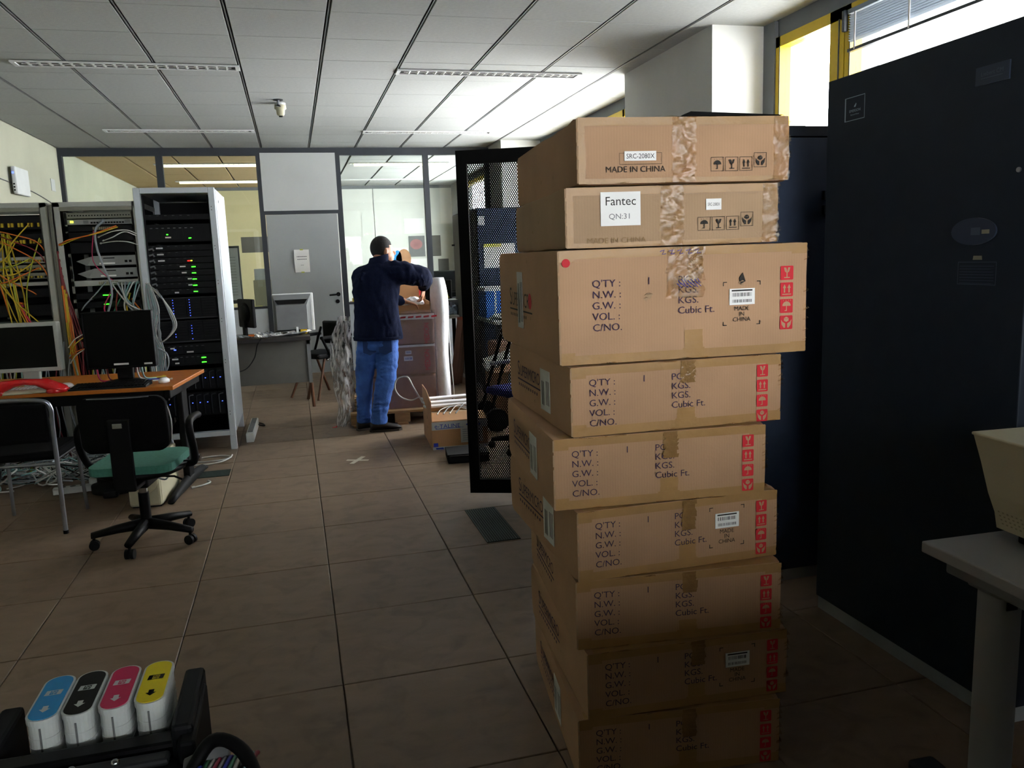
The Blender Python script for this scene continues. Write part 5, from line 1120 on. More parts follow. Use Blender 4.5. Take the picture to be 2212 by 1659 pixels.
for k in range(9):   # folds
    z = .88 + .055 * k; a = 200 + 30 * math.sin(k * 1.7); d = V(math.cos(R(a)) * .19, math.sin(R(a)) * .13, 0); b.tube([V(*sub(.615, 4.35, z)) + d, V(*sub(.62, 4.35, z + .07)) + d * .98 + V(.02, 0, 0)], [.014, .008], 8)
for k in range(6):
    x = .80 + .04 * k; b.tube([V(*sub(x, 4.25, 1.42 - .014 * k)), V(*sub(x + .02, 4.236, 1.36 - .014 * k)), V(*sub(x + .005, 4.262, 1.29 - .012 * k))], [.007, .012, .006], 8)
jk = link('jacket', wrinkle(remesh(b, 'jacket', .011, 5), .012, (9, 9, 4.5)), 'navy_fleece', P)
obj('collar', MB().loft([(sub(.652, 4.378, 1.44), (.088, -.01, 0), (.01, .084, 0)), (sub(.668, 4.392, 1.515), (.082, -.01, .018), (.01, .08, 0)), (sub(.668, 4.392, 1.512), (.07, -.01, .016), (.01, .068, 0)), (sub(.655, 4.38, 1.45), (.075, -.01, 0), (.01, .072, 0))], 24, False), 'navy_fleece', jk)
obj('hem_band', MB().loft([(sub(.612, 4.345, .798), (.208, -.05, 0), (.03, .148, 0)), (sub(.612, 4.345, .825), (.213, -.05, 0), (.03, .153, 0)), (sub(.612, 4.345, .826), (.20, -.05, 0), (.03, .14, 0)), (sub(.612, 4.345, .80), (.196, -.05, 0), (.03, .137, 0))], 30, False), 'navy_fleece', jk)
# jeans
b = MB()
b.loft([(sub(.605, 4.352, .90), (.155, -.04, 0), (.03, .115, 0)), (sub(.605, 4.352, .82), (.17, -.045, 0), (.03, .125, 0)), (sub(.603, 4.354, .74), (.165, -.045, 0), (.03, .12, 0)), (sub(.60, 4.355, .69), (.13, -.04, 0), (.03, .09, 0))], 22)
def leg(pts, rad):
    P_ = [V(*sub(*p)) for p in pts]; b.tube(P_, rad, 16)
    for p, r in zip(P_[:-1], rad): b.sphere(p, r * .97, seg=14)
leg([(.525, 4.375, .78), (.50, 4.38, .62), (.475, 4.388, .46), (.465, 4.393, .3), (.452, 4.398, .14), (.452, 4.398, .065)], [.098, .092, .078, .07, .066, .07])
leg([(.68, 4.335, .78), (.675, 4.32, .62), (.655, 4.305, .46), (.61, 4.292, .3), (.572, 4.285, .14), (.568, 4.283, .065)], [.105, .098, .084, .076, .07, .076])
for k in range(7):
    for (x, y) in ((.572, 4.283), (.455, 4.398)): b.tube([V(*sub(x - .06, y - .045, .07 + .03 * k)), V(*sub(x, y - .072, .085 + .03 * k)), V(*sub(x + .055, y - .045, .072 + .03 * k))], [.004, .008, .004], 6)
for k in range(4): b.tube([V(*sub(.60, 4.235, .46 + .03 * k)), V(*sub(.65, 4.222, .47 + .035 * k)), V(*sub(.71, 4.245, .45 + .03 * k))], [.004, .009, .004], 6)
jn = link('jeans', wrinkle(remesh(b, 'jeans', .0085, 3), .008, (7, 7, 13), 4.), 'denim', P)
for (x, y, s) in ((.655, 4.225, 1), (.525, 4.262, -1)): obj('back_pocket', MB().add([sub(x - .055, y + .004, .80), sub(x + .055, y - .008, .80), sub(x + .055, y - .006, .70), sub(x, y - .006, .675), sub(x - .055, y + .006, .70)], [(0, 4, 3, 2, 1)]), 'denim_seam', jn)
# hair and shoes
b = MB(); b.sphere(HC + V(-.008, -.004, .016), .096, 1.0, .95, 1.1, 26); me = b.mesh('hair'); bm = bmesh.new(); bm.from_mesh(me)
bmesh.ops.delete(bm, geom=[q for q in bm.verts if (q.co - HC).x * .9 - (q.co - HC).z * .55 > .052 or (q.co - HC).z < -.062 or ((q.co - HC).z < -.0 and (q.co - HC).x > .03)], context='VERTS'); bm.to_mesh(me); bm.free(); link('hair', me, 'hair', P)
for (x, y, a) in ((.545, 4.272, -3), (.44, 4.395, 16)):
    mx = Matrix.Translation(V(*sub(x, y, 0))) @ Matrix.Rotation(R(a), 4, 'Z'); b = MB(); b.X = mx
    b.loft([((-.055, 0, .045), (0, .030, 0), (0, 0, .03)), ((-.03, 0, .055), (0, .042, 0), (0, 0, .043)), ((.05, 0, .052), (0, .043, 0), (0, 0, .037)), ((.12, 0, .042), (0, .047, 0), (0, 0, .026)), ((.18, 0, .034), (0, .040, 0), (0, 0, .018)), ((.212, 0, .028), (0, .02, 0), (0, 0, .01))], 16); sh = obj('shoe', b, 'shoe', P)
    b = MB(); b.X = mx; b.prism([(-.062 + .0, -.02), (-.05, -.038), (.04, -.042), (.12, -.050), (.19, -.042), (.22, -.016), (.22, .016), (.19, .042), (.12, .050), (.04, .042), (-.05, .038), (-.062, .02)], .0005, .018); obj('sole', b, 'shoe_sole', sh)

# ------------------------------------------------------------------ pallet with wrapped cartons
t = thing('wooden_pallet', 'brown wooden pallet under the wrapped cartons', 'pallet', (.34, 4.50, 0), -4)
for k in range(7): obj('top_board', MB().rbox(0, .92, .01 + .155 * k, .11 + .155 * k, .108, .13, .003), 'pallet_wood', t)
for y in (.01, .49, .96):
    for x in (.0, .39, .78): obj('block', MB().rbox(x, x + .14, y, y + .095, .022, .108, .003), 'pallet_wood', t)
for x in (.02, .41, .80): obj('bottom_board', MB().rbox(x, x + .1, .0, 1.06, .0, .022, .003), 'pallet_wood', t)
def medion(z0, z1, lab, x0, x1, txt, m='carton_medion'):
    q = thing('wrapped_carton', lab, 'box', (x0, 4.60, z0), -4, 'cartons on the pallet'); w_, h_ = x1 - x0, z1 - z0 - .002
    link('body', carton_mesh(w_, .6, h_, None, int(z0 * 100), .003), m, q); return q, w_, h_
q, w_, h_ = medion(.131, .44, 'lowest dark wrapped carton on the pallet', .47, 1.135, 0)
tp = MB(); strip_front(tp, .0, w_, h_ - .018, h_, .002, n=1); obj('packing_tape', tp, 'tape_clear', q)
q, w_, h_ = medion(.441, .712, 'wrapped carton with two white labels and red sideways lettering on the pallet', .47, 1.14, 1)
tp = MB(); strip_front(tp, .0, w_, h_ - .02, h_, .002, n=1); obj('packing_tape', tp, 'paper', q)
b = MB(); b.X = Matrix.Translation((w_ - .10, -.002, .03)) @ Matrix(((0, -1, 0, 0), (0, 0, -1, 0), (1, 0, 0, 0), (0, 0, 0, 1))); vs, fs = text_mesh('MEDION', .062); b.add([(p[0] * .8, p[1] * 1.1 - .05, 0) for p in vs], fs); obj('red_lettering', b, 'ink_red', q)
for (u, v, a, c) in ((.40, .185, .055, .032), (.385, .125, .08, .042)): lb = obj('white_label', MB().box(u, u + a, -.003, -.0018, v, v + c), 'paper', q); b = MB(); bars(b, face_front(u + .008, v + .01, .0034), a - .016, c * .5, random.Random(3)); obj('barcode', b, 'ink_blue', lb)
q, w_, h_ = medion(.713, .985, 'top closed carton on the pallet with red sideways lettering', .47, 1.145, 1)
tp = MB(); strip_front(tp, .0, w_, h_ - .045, h_, .002, n=1); tpo = obj('white_tape', tp, 'paper', q)
b = MB()
for k in range(6): b.add([(.30 + .07 * k, -.0028, h_ - .032), (.35 + .07 * k, -.0028, h_ - .028), (.352 + .07 * k, -.0028, h_ - .012), (.302 + .07 * k, -.0028, h_ - .016)], [(0, 1, 2, 3)])
obj('red_warning_print', b, 'ink_red', tpo)
b = MB(); b.X = Matrix.Translation((w_ - .10, -.002, .0)) @ Matrix(((0, -1, 0, 0), (0, 0, -1, 0), (1, 0, 0, 0), (0, 0, 0, 1))); vs, fs = text_mesh('MEDION', .062); b.add([(p[0] * .8, p[1] * 1.1 - .05, 0) for p in vs], fs); obj('red_lettering', b, 'ink_red', q)
t = thing('open_carton', 'open brown carton with raised flaps on top of the pallet stack', 'box', (.47, 4.62, .987), -4)
obj('bottom', MB().box(.0, .66, .12, .58, 0, .012), 'carton_far', t); obj('front_wall', MB().box(0, .66, .12, .126, .012, .075), 'carton_far', t); obj('back_wall', MB().box(.0, .66, .574, .58, .012, .12), 'carton_far', t); obj('side_wall', MB().box(0, .006, .126, .574, .012, .1), 'carton_far', t); obj('side_wall', MB().box(.654, .66, .126, .574, .012, .1), 'carton_far', t)
obj('back_flap', MB().add([(.0, .577, .12), (.66, .577, .12), (.64, .55, .33), (.02, .55, .33), (.0, .583, .12), (.66, .583, .12), (.64, .556, .33), (.02, .556, .33)], [(0, 1, 2, 3), (7, 6, 5, 4), (0, 4, 5, 1), (1, 5, 6, 2), (2, 6, 7, 3), (3, 7, 4, 0)]), 'carton_far', t)
obj('red_print', MB().box(.60, .645, .553, .5562, .14, .30), 'ink_red', t)
def crumple(name, lab, cat, loc, w_, h_, d_, m, seed, n=9):
    q = thing(name, lab, cat, loc); rr = random.Random(seed); bm = bmesh.new(); bmesh.ops.create_icosphere(bm, subdivisions=3, radius=1)
    for v in bm.verts: k = 1 + .35 * mnoise.noise(v.co * 2.2 + V(seed, 0, 0)) + .2 * mnoise.noise(v.co * 6 + V(0, seed, 0)); v.co = (v.co.x * w_ * k, v.co.y * d_ * k, max(0, h_ + v.co.z * h_ * k))
    obj('crumpled_sheet', MB().bm(bm), m, q); return q
crumple('packing_foam', 'crumpled white packing paper in the open carton under his hand', 'packing', (1.0, 4.83, 1.0), .10, .065, .09, 'foam', 3); crumple('packing_foam', 'pinkish crumpled packing paper at the edge of the open carton', 'packing', (.84, 4.80, 1.0), .12, .04, .06, 'paper', 8)
t = thing('bubble_wrap_roll', 'tall white bubble-wrap roll standing beside the cartons', 'roll', (1.222, 4.70, .131))
b = MB(); n = 28; secs = []
for k in range(16):
    z = 1.17 * k / 15; r = .074 - .008 * math.sin(z * 5) - (.02 if k == 15 else .006 if k == 14 else 0); secs.append(((.004 * math.sin(z * 9), 0, z), (r, 0, 0), (0, r * 1.2, 0)))
b.loft(secs, n); obj('roll', b, 'foam', t)
for k, (x, y) in enumerate(((1.293, 4.72), (1.315, 4.74), (1.34, 4.76))):
    q = thing('packing_strap', ('flat white packing strap nearest the bubble-wrap roll', 'middle flat packing strap hanging beside the roll', 'flat white packing strap farthest from the roll')[k], 'strap', (x, y, .002), 0, 'packing straps beside the roll'); obj('band', MB().tube(spline([(.03 - .02 * k, .03, 0), (0, 0, .05), (-.02, 0, .6), (-.035, -.01, 1.0), (-.05, -.03, 1.2 + .03 * k), (-.09, -.03, 1.25 + .02 * k)], 5), .004 if k != 1 else .003, 6), 'strap' if k != 1 else 'dark_grey', q)
wrap = MB(); wrap.add([(.40, 4.60, .13), (1.15, 4.545, .13), (1.155, 4.545, 1.02), (.44, 4.60, 1.02)], [(0, 1, 2, 3)]); wrap.add([(1.152, 4.545, .13), (1.19, 5.15, .13), (1.195, 5.15, 1.0), (1.157, 4.545, 1.0)], [(0, 1, 2, 3)])
o = tag(obj('stretch_film', wrap, 'wrap'), 'clear stretch film wrapped round the cartons on the pallet', 'film')
# crumpled sheet of film hanging to the floor
b = MB(); nu, nv = 16, 26; pts = []
for i in range(nu + 1):
    for j in range(nv + 1):
        u, v = i / nu, j / nv; z = .98 * (1 - v) + .015
        wd = .07 + .17 * max(0, v - .35) + .06 * math.sin(v * 5)
        x = .40 - wd * (1 - u) * 1.5 + .03 * mnoise.noise(V(u * 4, v * 5, 3)); y = 4.66 + .07 * mnoise.noise(V(u * 5, v * 7, 9)) + .09 * math.sin(u * 5 + v * 3) * (.4 + v)
        pts.append((x, y, max(.006, z + .03 * mnoise.noise(V(u * 6, v * 6, 21)))))
b.add(pts, [(i * (nv + 1) + j, (i + 1) * (nv + 1) + j, (i + 1) * (nv + 1) + j + 1, i * (nv + 1) + j + 1) for i in range(nu) for j in range(nv)], True)
o = tag(obj('plastic_sheet', b, 'film'), 'crumpled clear plastic sheet hanging to the floor behind the man', 'plastic sheet')
t = thing('tape_end', 'small red tape end on the floor below the plastic sheet', 'tape', (.20, 4.62, 0)); obj('tape', MB().box(-.02, .02, -.012, .012, .0005, .002).box(.012, .02, -.012, .012, .002, .012), 'ink_red', t)

# ------------------------------------------------------------------ opened shipping box and things on the floor
t = thing('shipping_box', 'opened shipping box with blue and white printed tape on the floor', 'box', (.886, 3.375, 0), -3)
w_, L_, h_ = .44, .62, .222
obj('front_wall', MB().box(.006, w_, 0, .006, 0, h_), 'carton_far', t); obj('back_wall', MB().box(.006, w_, L_ - .006, L_, 0, h_), 'carton_far', t); obj('far_wall', MB().box(w_ - .006, w_, .006, L_ - .006, 0, h_), 'carton_far', t); obj('bottom', MB().box(.006, w_ - .006, .006, L_ - .006, .001, .008), 'carton_far', t)
obj('raised_flap_wall', MB().prism([(0, 0), (L_, 0), (L_, .43), (L_ * .5, .432), (0, .385)], 0, .006, 'x'), 'carton_far', t)
obj('contents', MB().box(.01, w_ - .01, .01, L_ - .01, .15, .19), 'carton_pale', t)
obj('front_flap', MB().add([(.01, .004, h_), (w_, .004, h_), (w_ - .01, .17, h_ + .035), (.02, .17, h_ + .035), (.01, .004, h_ + .005), (w_, .004, h_ + .005), (w_ - .01, .17, h_ + .04), (.02, .17, h_ + .04)], [(3, 2, 1, 0), (4, 5, 6, 7), (0, 1, 5, 4), (1, 2, 6, 5), (2, 3, 7, 6), (3, 0, 4, 7)]), 'carton_far', t)
tp = MB(); strip_front(tp, .002, w_, h_ - .065, h_ - .002, .002, n=1); pt_ = obj('printed_tape', tp, 'panel_grey', t)
b = MB(); put_text(b, 'e-', .05, face_front(.022, h_ - .05, .0026)); put_text(b, 'TALINE', .045, face_front(.062, h_ - .052, .0026), sx=1.1); b.add([(.03, -.0026, h_ - .058), (.25, -.0026, h_ - .056), (.25, -.0026, h_ - .052), (.03, -.0026, h_ - .054)], [(0, 1, 2, 3)])
b.poly([(.33 + .06 * math.cos(a * math.pi / 9), -.0026, h_ - .035 + .014 * math.sin(a * math.pi / 9)) for a in range(18)]); obj('tape_print', b, 'ink_blue', pt_)
tp = MB(); strip_front(tp, .002, w_, .0, .024, .002, n=1); pt_ = obj('printed_tape', tp, 'panel_grey', t); b = MB()
for k in range(5): b.poly([(.03 + .085 * k, -.0026, .004), (.09 + .085 * k, -.0026, .004), (.085 + .085 * k, -.0026, .017), (.025 + .085 * k, -.0026, .017)])
obj('tape_print', b, 'ink_blue', pt_)
lb = obj('address_sheet', MB().box(.225, .40, -.004, -.0022, .045, h_ - .055), 'panel_grey', t); b = MB()
for k in range(6): b.poly([(.24, -.0046, .06 + .017 * k), (.24 + random.uniform(.08, .14), -.0046, .062 + .017 * k), (.24 + .1, -.0046, .068 + .017 * k), (.24, -.0046, .066 + .017 * k)])
obj('printed_lines', b, 'cable_grey', lb); obj('corner_mark', MB().poly([(.01, -.0028, .025), (.045, -.0028, .025), (.045, -.0028, .055), (.01, -.0028, .055)]), 'ink_blue', t)
obj('side_arrow', MB().poly([(-.001, .30, .2), (-.001, .27, .2), (-.001, .285, .235)]).poly([(-.001, .30, .12), (-.001, .27, .12), (-.001, .285, .15)]), 'ink', t)
cable([(.90, 3.9, .3), (.84, 3.95, .42), (.80, 4.0, .5), (.72, 4.05, .48), (.70, 4.06, .40), (.74, 4.04, .33), (.82, 4.0, .30), (.88, 3.95, .33)], 'cable_white', 'looped pale plastic strap sticking out of the opened box', .006, None, 'strap', 10)
for k in range(4): cable([(.95 + .05 * k, 3.45, .27), (1.0 + .06 * k, 3.55, .285 + .01 * k), (1.1 + .04 * k, 3.62, .29), (1.22, 3.5 + .05 * k, .275)], ('cable_white', 'cable_grey')[k % 2], ('first', 'second', 'third', 'fourth')[k] + ' thin cable lying across the flap of the opened box', .004)
for k, (y, z, a) in enumerate(((3.72, .27, 5), (3.82, .285, -4), (3.92, .30, 3))):
    q = thing('foam_strip', ('nearest', 'middle', 'farthest')[k] + ' white foam board lying on the opened box', 'foam', (.90, y, z), a, 'foam boards on the opened box'); obj('board', MB().rbox(0, .40, 0, .085, 0, .016, .004), 'foam', q); obj('edge', MB().box(.002, .398, -.002, .0, .003, .013), 'paper', q)
t = thing('black_tray', 'flat black plastic box on the floor before the opened box', 'box', (.92, 2.90, 0), -6)
obj('tray', MB().rbox(0, .30, 0, .26, .001, .055, .008), 'charcoal', t); obj('lid', MB().rbox(-.004, .304, -.004, .264, .055, .07, .006), 'black', t); obj('edge_line', MB().box(.01, .29, -.0055, -.004, .058, .062), 'mid_grey', t)
t = thing('tape_cross', 'pale masking-tape cross stuck on the floor tiles', 'tape', (.302, 3.29, .0012))
for (a, l_) in ((-22, .085), (62, .11)): q = obj('tape_strip', MB().box(-l_, l_, -.017, .017, 0, .0008), 'tape_masking', t); q.rotation_euler = (0, 0, R(a)); q.location = (0, 0, .0003 if a < 0 else .0012)

# things seen through the perforated door
t = thing('work_table', 'grey topped side table before the far blue cabinet', 'table', (1.84, 5.1, 0)); obj('table_top', MB().rbox(0, .78, 0, .82, .80, .835, .005), 'rack_grey', t)
for x in (.03, .71):
    for y in (.03, .75): obj('leg', MB().box(x, x + .04, y, y + .04, 0, .80), 'dark_grey', t)
t = thing('plastic_crate', 'blue plastic crate with a white rim behind the mesh door', 'crate', (1.86, 5.55, .836)); obj('crate_body', MB().rbox(0, .62, 0, .33, 0, .29, .012), 'blue_crate', t); obj('rim', MB().rbox(-.01, .63, -.01, .34, .28, .325, .008), 'white_plastic', t)
for x in (.1, .28, .46): obj('rib', MB().box(x, x + .02, -.006, .0, .02, .28), 'white_paint', t)
crumple('cable_heap', 'pale cable heap on the side table below the blue crate', 'cable', (1.98, 5.32, .836), .12, .03, .1, 'cable_white', 6)
t = thing('cardboard_box', 'reddish cardboard box standing under the side table behind the mesh door', 'box', (1.86, 5.02, 0), 4); link('body', carton_mesh(.5, .4, .62, None, 77), 'carton_medion', t); tp = MB(); strip_front(tp, .2, .26, .0, .62, .0022, n=3); obj('packing_tape', tp, 'tape_dark', t)
t = thing('hand_truck', 'black hand truck with blue grips leaning behind the mesh door', 'hand truck', (1.47, 4.05, 0), -90)
for s in (-1, 1): obj('rail', MB().tube(spline([(s * .16, .0, .10), (s * .16, .12, .5), (s * .15, .27, .95), (s * .10, .33, 1.06)], 5), .016, 8), 'black', t); obj('wheel', MB().tube([(s * .19, .05, .10), (s * .24, .05, .10)], .10, 20), 'charcoal', t); obj('grip', MB().tube([(s * .105, .32, 1.04), (s * .03, .35, 1.09)], .02, 8), 'blue_cloth', t)
for z, y in ((.3, .06), (.55, .13), (.8, .21)): obj('cross_bar', MB().tube([(-.16, y, z), (.16, y, z)], .011, 8), 'dark_grey', t)
obj('toe_plate', MB().box(-.2, .2, -.20, .02, .004, .012), 'steel', t)
t = thing('office_chair', 'grey and blue office chair half hidden behind the mesh door', 'chair', (1.58, 3.15, 0), -70)
obj('seat', MB().rbox(-.22, .22, -.22, .22, .43, .49, .025), 'blue_cloth', t); obj('backrest', MB().rbox(-.2, .2, .22, .265, .55, .88, .03), 'dark_grey', t); obj('column', MB().tube([(0, 0, .1), (0, 0, .43)], .025, 12), 'chrome', t); obj('back_bar', MB().box(-.03, .03, .2, .26, .42, .6), 'black', t)
for k in range(5): a = R(72 * k + 10); obj('star_leg', MB().tube([(0, 0, .1), (.27 * math.cos(a), .27 * math.sin(a), .07)], [.028, .018], 8), 'black', t); obj('castor', MB().sphere((.27 * math.cos(a), .27 * math.sin(a), .03), .03), 'charcoal', t)
for s in (-1, 1): obj('armrest', MB().tube(spline([(s * .2, .05, .42), (s * .27, .05, .5), (s * .27, .1, .64), (s * .27, -.12, .65)], 4), .016, 8), 'steel', t)
t = thing('tilted_panel', 'pale grey panel lying aslant on boxes behind the mesh door', 'panel', (1.62, 4.55, .42), -8); obj('panel', MB().add([(0, 0, 0), (.5, 0, .16), (.5, .42, .2), (0, .42, .05), (0, 0, .02), (.5, 0, .18), (.5, .42, .22), (0, .42, .07)], [(3, 2, 1, 0), (4, 5, 6, 7), (0, 1, 5, 4), (1, 2, 6, 5), (2, 3, 7, 6), (3, 0, 4, 7)]), 'rack_grey', t); obj('edge_trim', MB().box(-.006, 0, 0, .42, -.002, .024), 'white_plastic', t)
t = thing('cardboard_box', 'plain brown box supporting the pale aslant panel behind the mesh door', 'box', (1.62, 4.45, 0), -8); link('body', carton_mesh(.5, .5, .42, None, 78), 'carton_b', t); tp = MB(); strip_front(tp, .21, .27, .0, .42, .0022, n=3); obj('packing_tape', tp, 'tape_tan', t)

# long table against the partition
t = thing('side_table', 'white-edged long table behind the pallet with a dark underside', 'table', (.95, 7.02, 0)); obj('table_top', MB().rbox(0, .92, 0, .85, .745, .78, .005), 'white_plastic', t)
obj('leg', MB().box(.03, .07, .05, .09, 0, .745), 'black', t); obj('leg', MB().box(.84, .88, .05, .09, 0, .745), 'black', t); obj('leg', MB().box(.03, .07, .75, .79, 0, .745), 'black', t); obj('leg', MB().box(.84, .88, .75, .79, 0, .745), 'black', t); obj('back_board', MB().box(.03, .89, .80, .815, .1, .745), 'black', t)
t = thing('computer_tower', 'black computer tower standing under the long table', 'computer', (1.55, 7.15, 0)); obj('case', MB().rbox(0, .2, 0, .45, .01, .44, .006), 'black', t); obj('front_cover', MB().rbox(0, .2, -.02, .002, .01, .44, .008), 'charcoal', t); obj('status_light', MB().box(.09, .1, -.022, -.02, .3, .305), 'led_red', t)
t = thing('plastic_case', 'grey translucent storage case on the long table', 'case', (1.69, 7.16, .781)); obj('case_body', MB().rbox(0, .215, 0, .3, 0, .15, .008), 'case_clear', t); obj('case_lid', MB().rbox(-.004, .219, -.004, .304, .145, .185, .008), 'mid_grey', t); obj('latch', MB().box(.09, .12, -.012, -.003, .10, .16), 'steel', t)
t = thing('black_monitor', 'black monitor seen from behind with a yellow note on the long table', 'monitor', (1.66, 7.62, .781), 170); obj('housing', MB().rbox(-.24, .24, -.025, .025, .10, .42, .012), 'black', t); obj('neck', MB().rbox(-.03, .03, .02, .05, .01, .25, .005), 'black', t); obj('stand_foot', MB().rbox(-.12, .12, -.06, .1, .0, .014, .006), 'black', t)
q = thing('sticky_note', 'yellow sticky note stuck askew on the black monitor', 'note', (1.78, 7.565, .96)); obj('note', MB().add([(0, 0, 0), (.075, -.004, .025), (.05, .0, .10), (-.025, .002, .075)], [(0, 1, 2, 3)]), 'note_yellow', q); obj('curled_edge', MB().add([(0, 0, 0), (.075, -.004, .025), (.078, -.014, .02), (.003, -.012, -.006)], [(0, 1, 2, 3)]), 'note_yellow', q)
for k, (x, a, lab) in enumerate(((1.655, 8, 'dark red-brown board leaning against the long table, nearest'), (1.70, 10, 'brown board leaning behind the nearest one'), (1.745, 9, 'brown board leaning last beside the mesh door'))):
    q = thing('wooden_board', lab, 'board', (x, 6.5 + .05 * k, .0), -10, 'brown boards leaning on the table'); bd = obj('board', MB().rbox(-.035, .035, 0, .02, 0, .80, .003), 'brown_wood', q); obj('end_band', MB().rbox(-.036, .036, -.001, .021, .77, .802, .003), 'rust_leather', bd); bd.rotation_euler = (R(-12), R(9), 0); bd.location = (0, 0, .008)
t = thing('floor_bag', 'dark bag slumped under the long table', 'bag', (1.15, 7.12, 0)); bm = bmesh.new(); bmesh.ops.create_icosphere(bm, subdivisions=3, radius=1)
for v in bm.verts: k_ = 1 + .18 * mnoise.noise(v.co * 2); v.co = (v.co.x * .2 * k_, v.co.y * .14 * k_, max(0, .14 + v.co.z * .17 * k_))
obj('bag_body', MB().bm(bm, True), 'charcoal', t); obj('strap', MB().tube(spline([(-.1, -.02, .26), (-.05, -.06, .36), (.05, -.06, .36), (.1, -.02, .26)], 5), .012, 6), 'black', t)

# ------------------------------------------------------------------ office behind the glass
t = thing('filing_cabinet', 'white low cabinet behind the glass, beneath the flip chart', 'cabinet', (-1.5, 8.75, 0)); obj('body', MB().rbox(0, 1.08, 0, .45, 0, .88, .005), 'white_paint', t)
for x in (.01, .55): d = obj('door', MB().rbox(x, x + .52, -.012, .0, .05, .86, .004), 'low_panel', t); obj('handle', MB().box(x + .24, x + .28, -.02, -.012, .7, .71), 'mid_grey', d)
t = thing('flip_chart', 'cream flip-chart sheet with a yellow column behind the glass', 'flip chart', (-1.02, 9.3, 0), 0); obj('board', MB().box(-.22, .26, 0, .02, .95, 1.75), 'mid_grey', t); obj('sheet', MB().box(-.2, .24, -.008, -.001, 1.0, 1.72), 'paper', t); obj('yellow_column', MB().box(-.17, .06, -.010, -.008, 1.05, 1.62), 'paper_yellow', t)
b = MB()
for k in range(14): b.box(-.15, .2, -.0115, -.010, 1.07 + .04 * k, 1.076 + .04 * k)
obj('written_lines', b, 'rack_grey', t)
for x in (-.2, .22): obj('leg', MB().tube([(x, .03, 1.0), (x * 1.3, .25, 0)], .014, 8), 'dark_grey', t)
obj('clip', MB().box(-.08, -.04, -.014, .0, 1.70, 1.73).box(.06, .1, -.014, .0, 1.70, 1.73), 'black', t)
def poster(lab, x0, x1, z0, z1, y, m, extra=()):
    q = thing('wall_poster', lab, 'poster', ((x0 + x1) / 2, y, z0), 0); obj('sheet', local(q).box(x0, x1, y - .006, y - .001, z0, z1), m, q)
    for (a, b_, c, d, mm) in extra: obj('printed_patch', local(q).prism([(x0 + (x1 - x0) * (a + (b_ - a) * (.5 + .5 * math.cos(k * math.pi / 8))), z0 + (z1 - z0) * (c + (d - c) * (.5 + .5 * math.sin(k * math.pi / 8)))) for k in range(16)], y - .0085, y - .006, 'y'), mm, q)
poster('grey framed board on the far wall above the flip chart', -.98, -.44, 1.72, 2.02, YB, 'desk_panel'); poster('dark poster with pinkish spots beside the flip chart', -.43, -.12, 1.22, 1.78, YB, 'desk_panel', ((.35, .6, .5, .7, 'magenta_print'), (.45, .65, .3, .4, 'paper')))
poster('dark poster with a reddish mushroom shape on the far wall', 2.27, 2.60, 1.53, 1.95, YB, 'mid_grey', ((.08, .85, .35, .85, 'poster_pink'),)); poster('small dark poster beside the mushroom poster', 2.64, 2.93, 1.53, 1.95, YB, 'desk_panel', ((.2, .4, .5, .7, 'rack_grey'),))
poster('colourful blue and orange poster on the far wall beside the man\'s head', 1.93, 2.24, 1.25, 1.72, YB, 'paper', ((.3, 1.2, .1, .95, 'amber_trim'), (.05, .6, .1, .9, 'cyan_print'), (.2, .45, .3, .7, 'cable_teal'))); poster('white sheet on the far wall under the mushroom poster', 2.27, 2.62, 1.1, 1.49, YB, 'paper'); poster('dark picture low on the far wall by the partition post', 2.86, 3.08, 1.1, 1.47, YB, 'desk_panel')
poster('pale whiteboard on the far wall beside the grey door panel', 1.35, 2.1, 1.95, 2.4, YB, 'cool_wall'); poster('bright blank paper high on the far wall', 2.2, 2.6, 2.0, 2.3, YB, 'paper')
t = thing('beige_cabinet', 'beige narrow cabinet behind the glass beside the door post', 'cabinet', (-.62, 9.6, 0)); obj('body', MB().rbox(0, .34, 0, .4, 0, 1.26, .006), 'beige', t); obj('top_box', MB().rbox(.02, .33, .03, .38, 1.26, 1.42, .006), 'white_plastic', t)
t = thing('office_table', 'brown office table behind the glass beyond the door handle', 'table', (.72, 8.7, 0)); obj('table_top', MB().rbox(0, 1.7, 0, .8, .86, .9, .004), 'brown_wood', t)
for x in (.05, 1.6): obj('leg', MB().box(x, x + .05, .05, .75, 0, .86), 'dark_grey', t)
t = thing('yellow_bin', 'yellow plastic container behind the glass next to the door', 'container', (.80, 8.8, .901)); obj('container', MB().rbox(-.06, .04, 0, .1, 0, .30, .012), 'yellow_bin', t); obj('base_tray', MB().rbox(-.08, .14, -.02, .14, 0, .07, .012), 'yellow_bin', t)
t = thing('document_stack', 'stack of papers on the low cabinet behind the glass beside the door', 'papers', (-.62, 8.85, .881)); obj('stack', MB().box(-.14, .14, -.1, .1, 0, .03), 'paper', t); obj('top_sheet', MB().add([(-.1, -.12, .032), (.16, -.08, .032), (.12, .1, .04), (-.12, .08, .036)], [(0, 1, 2, 3)]), 'paper_yellow', t)
t = thing('office_screen', 'dark rounded monitor top showing above the partition rail near the pillar', 'monitor', (2.12, 8.95, .901 - .0)); obj('screen', MB().rbox(-.25, .2, 0, .05, .08, .40, .03), 'dark_grey', t); obj('foot', MB().rbox(-.12, .12, -.05, .12, 0, .09, .01), 'dark_grey', t)

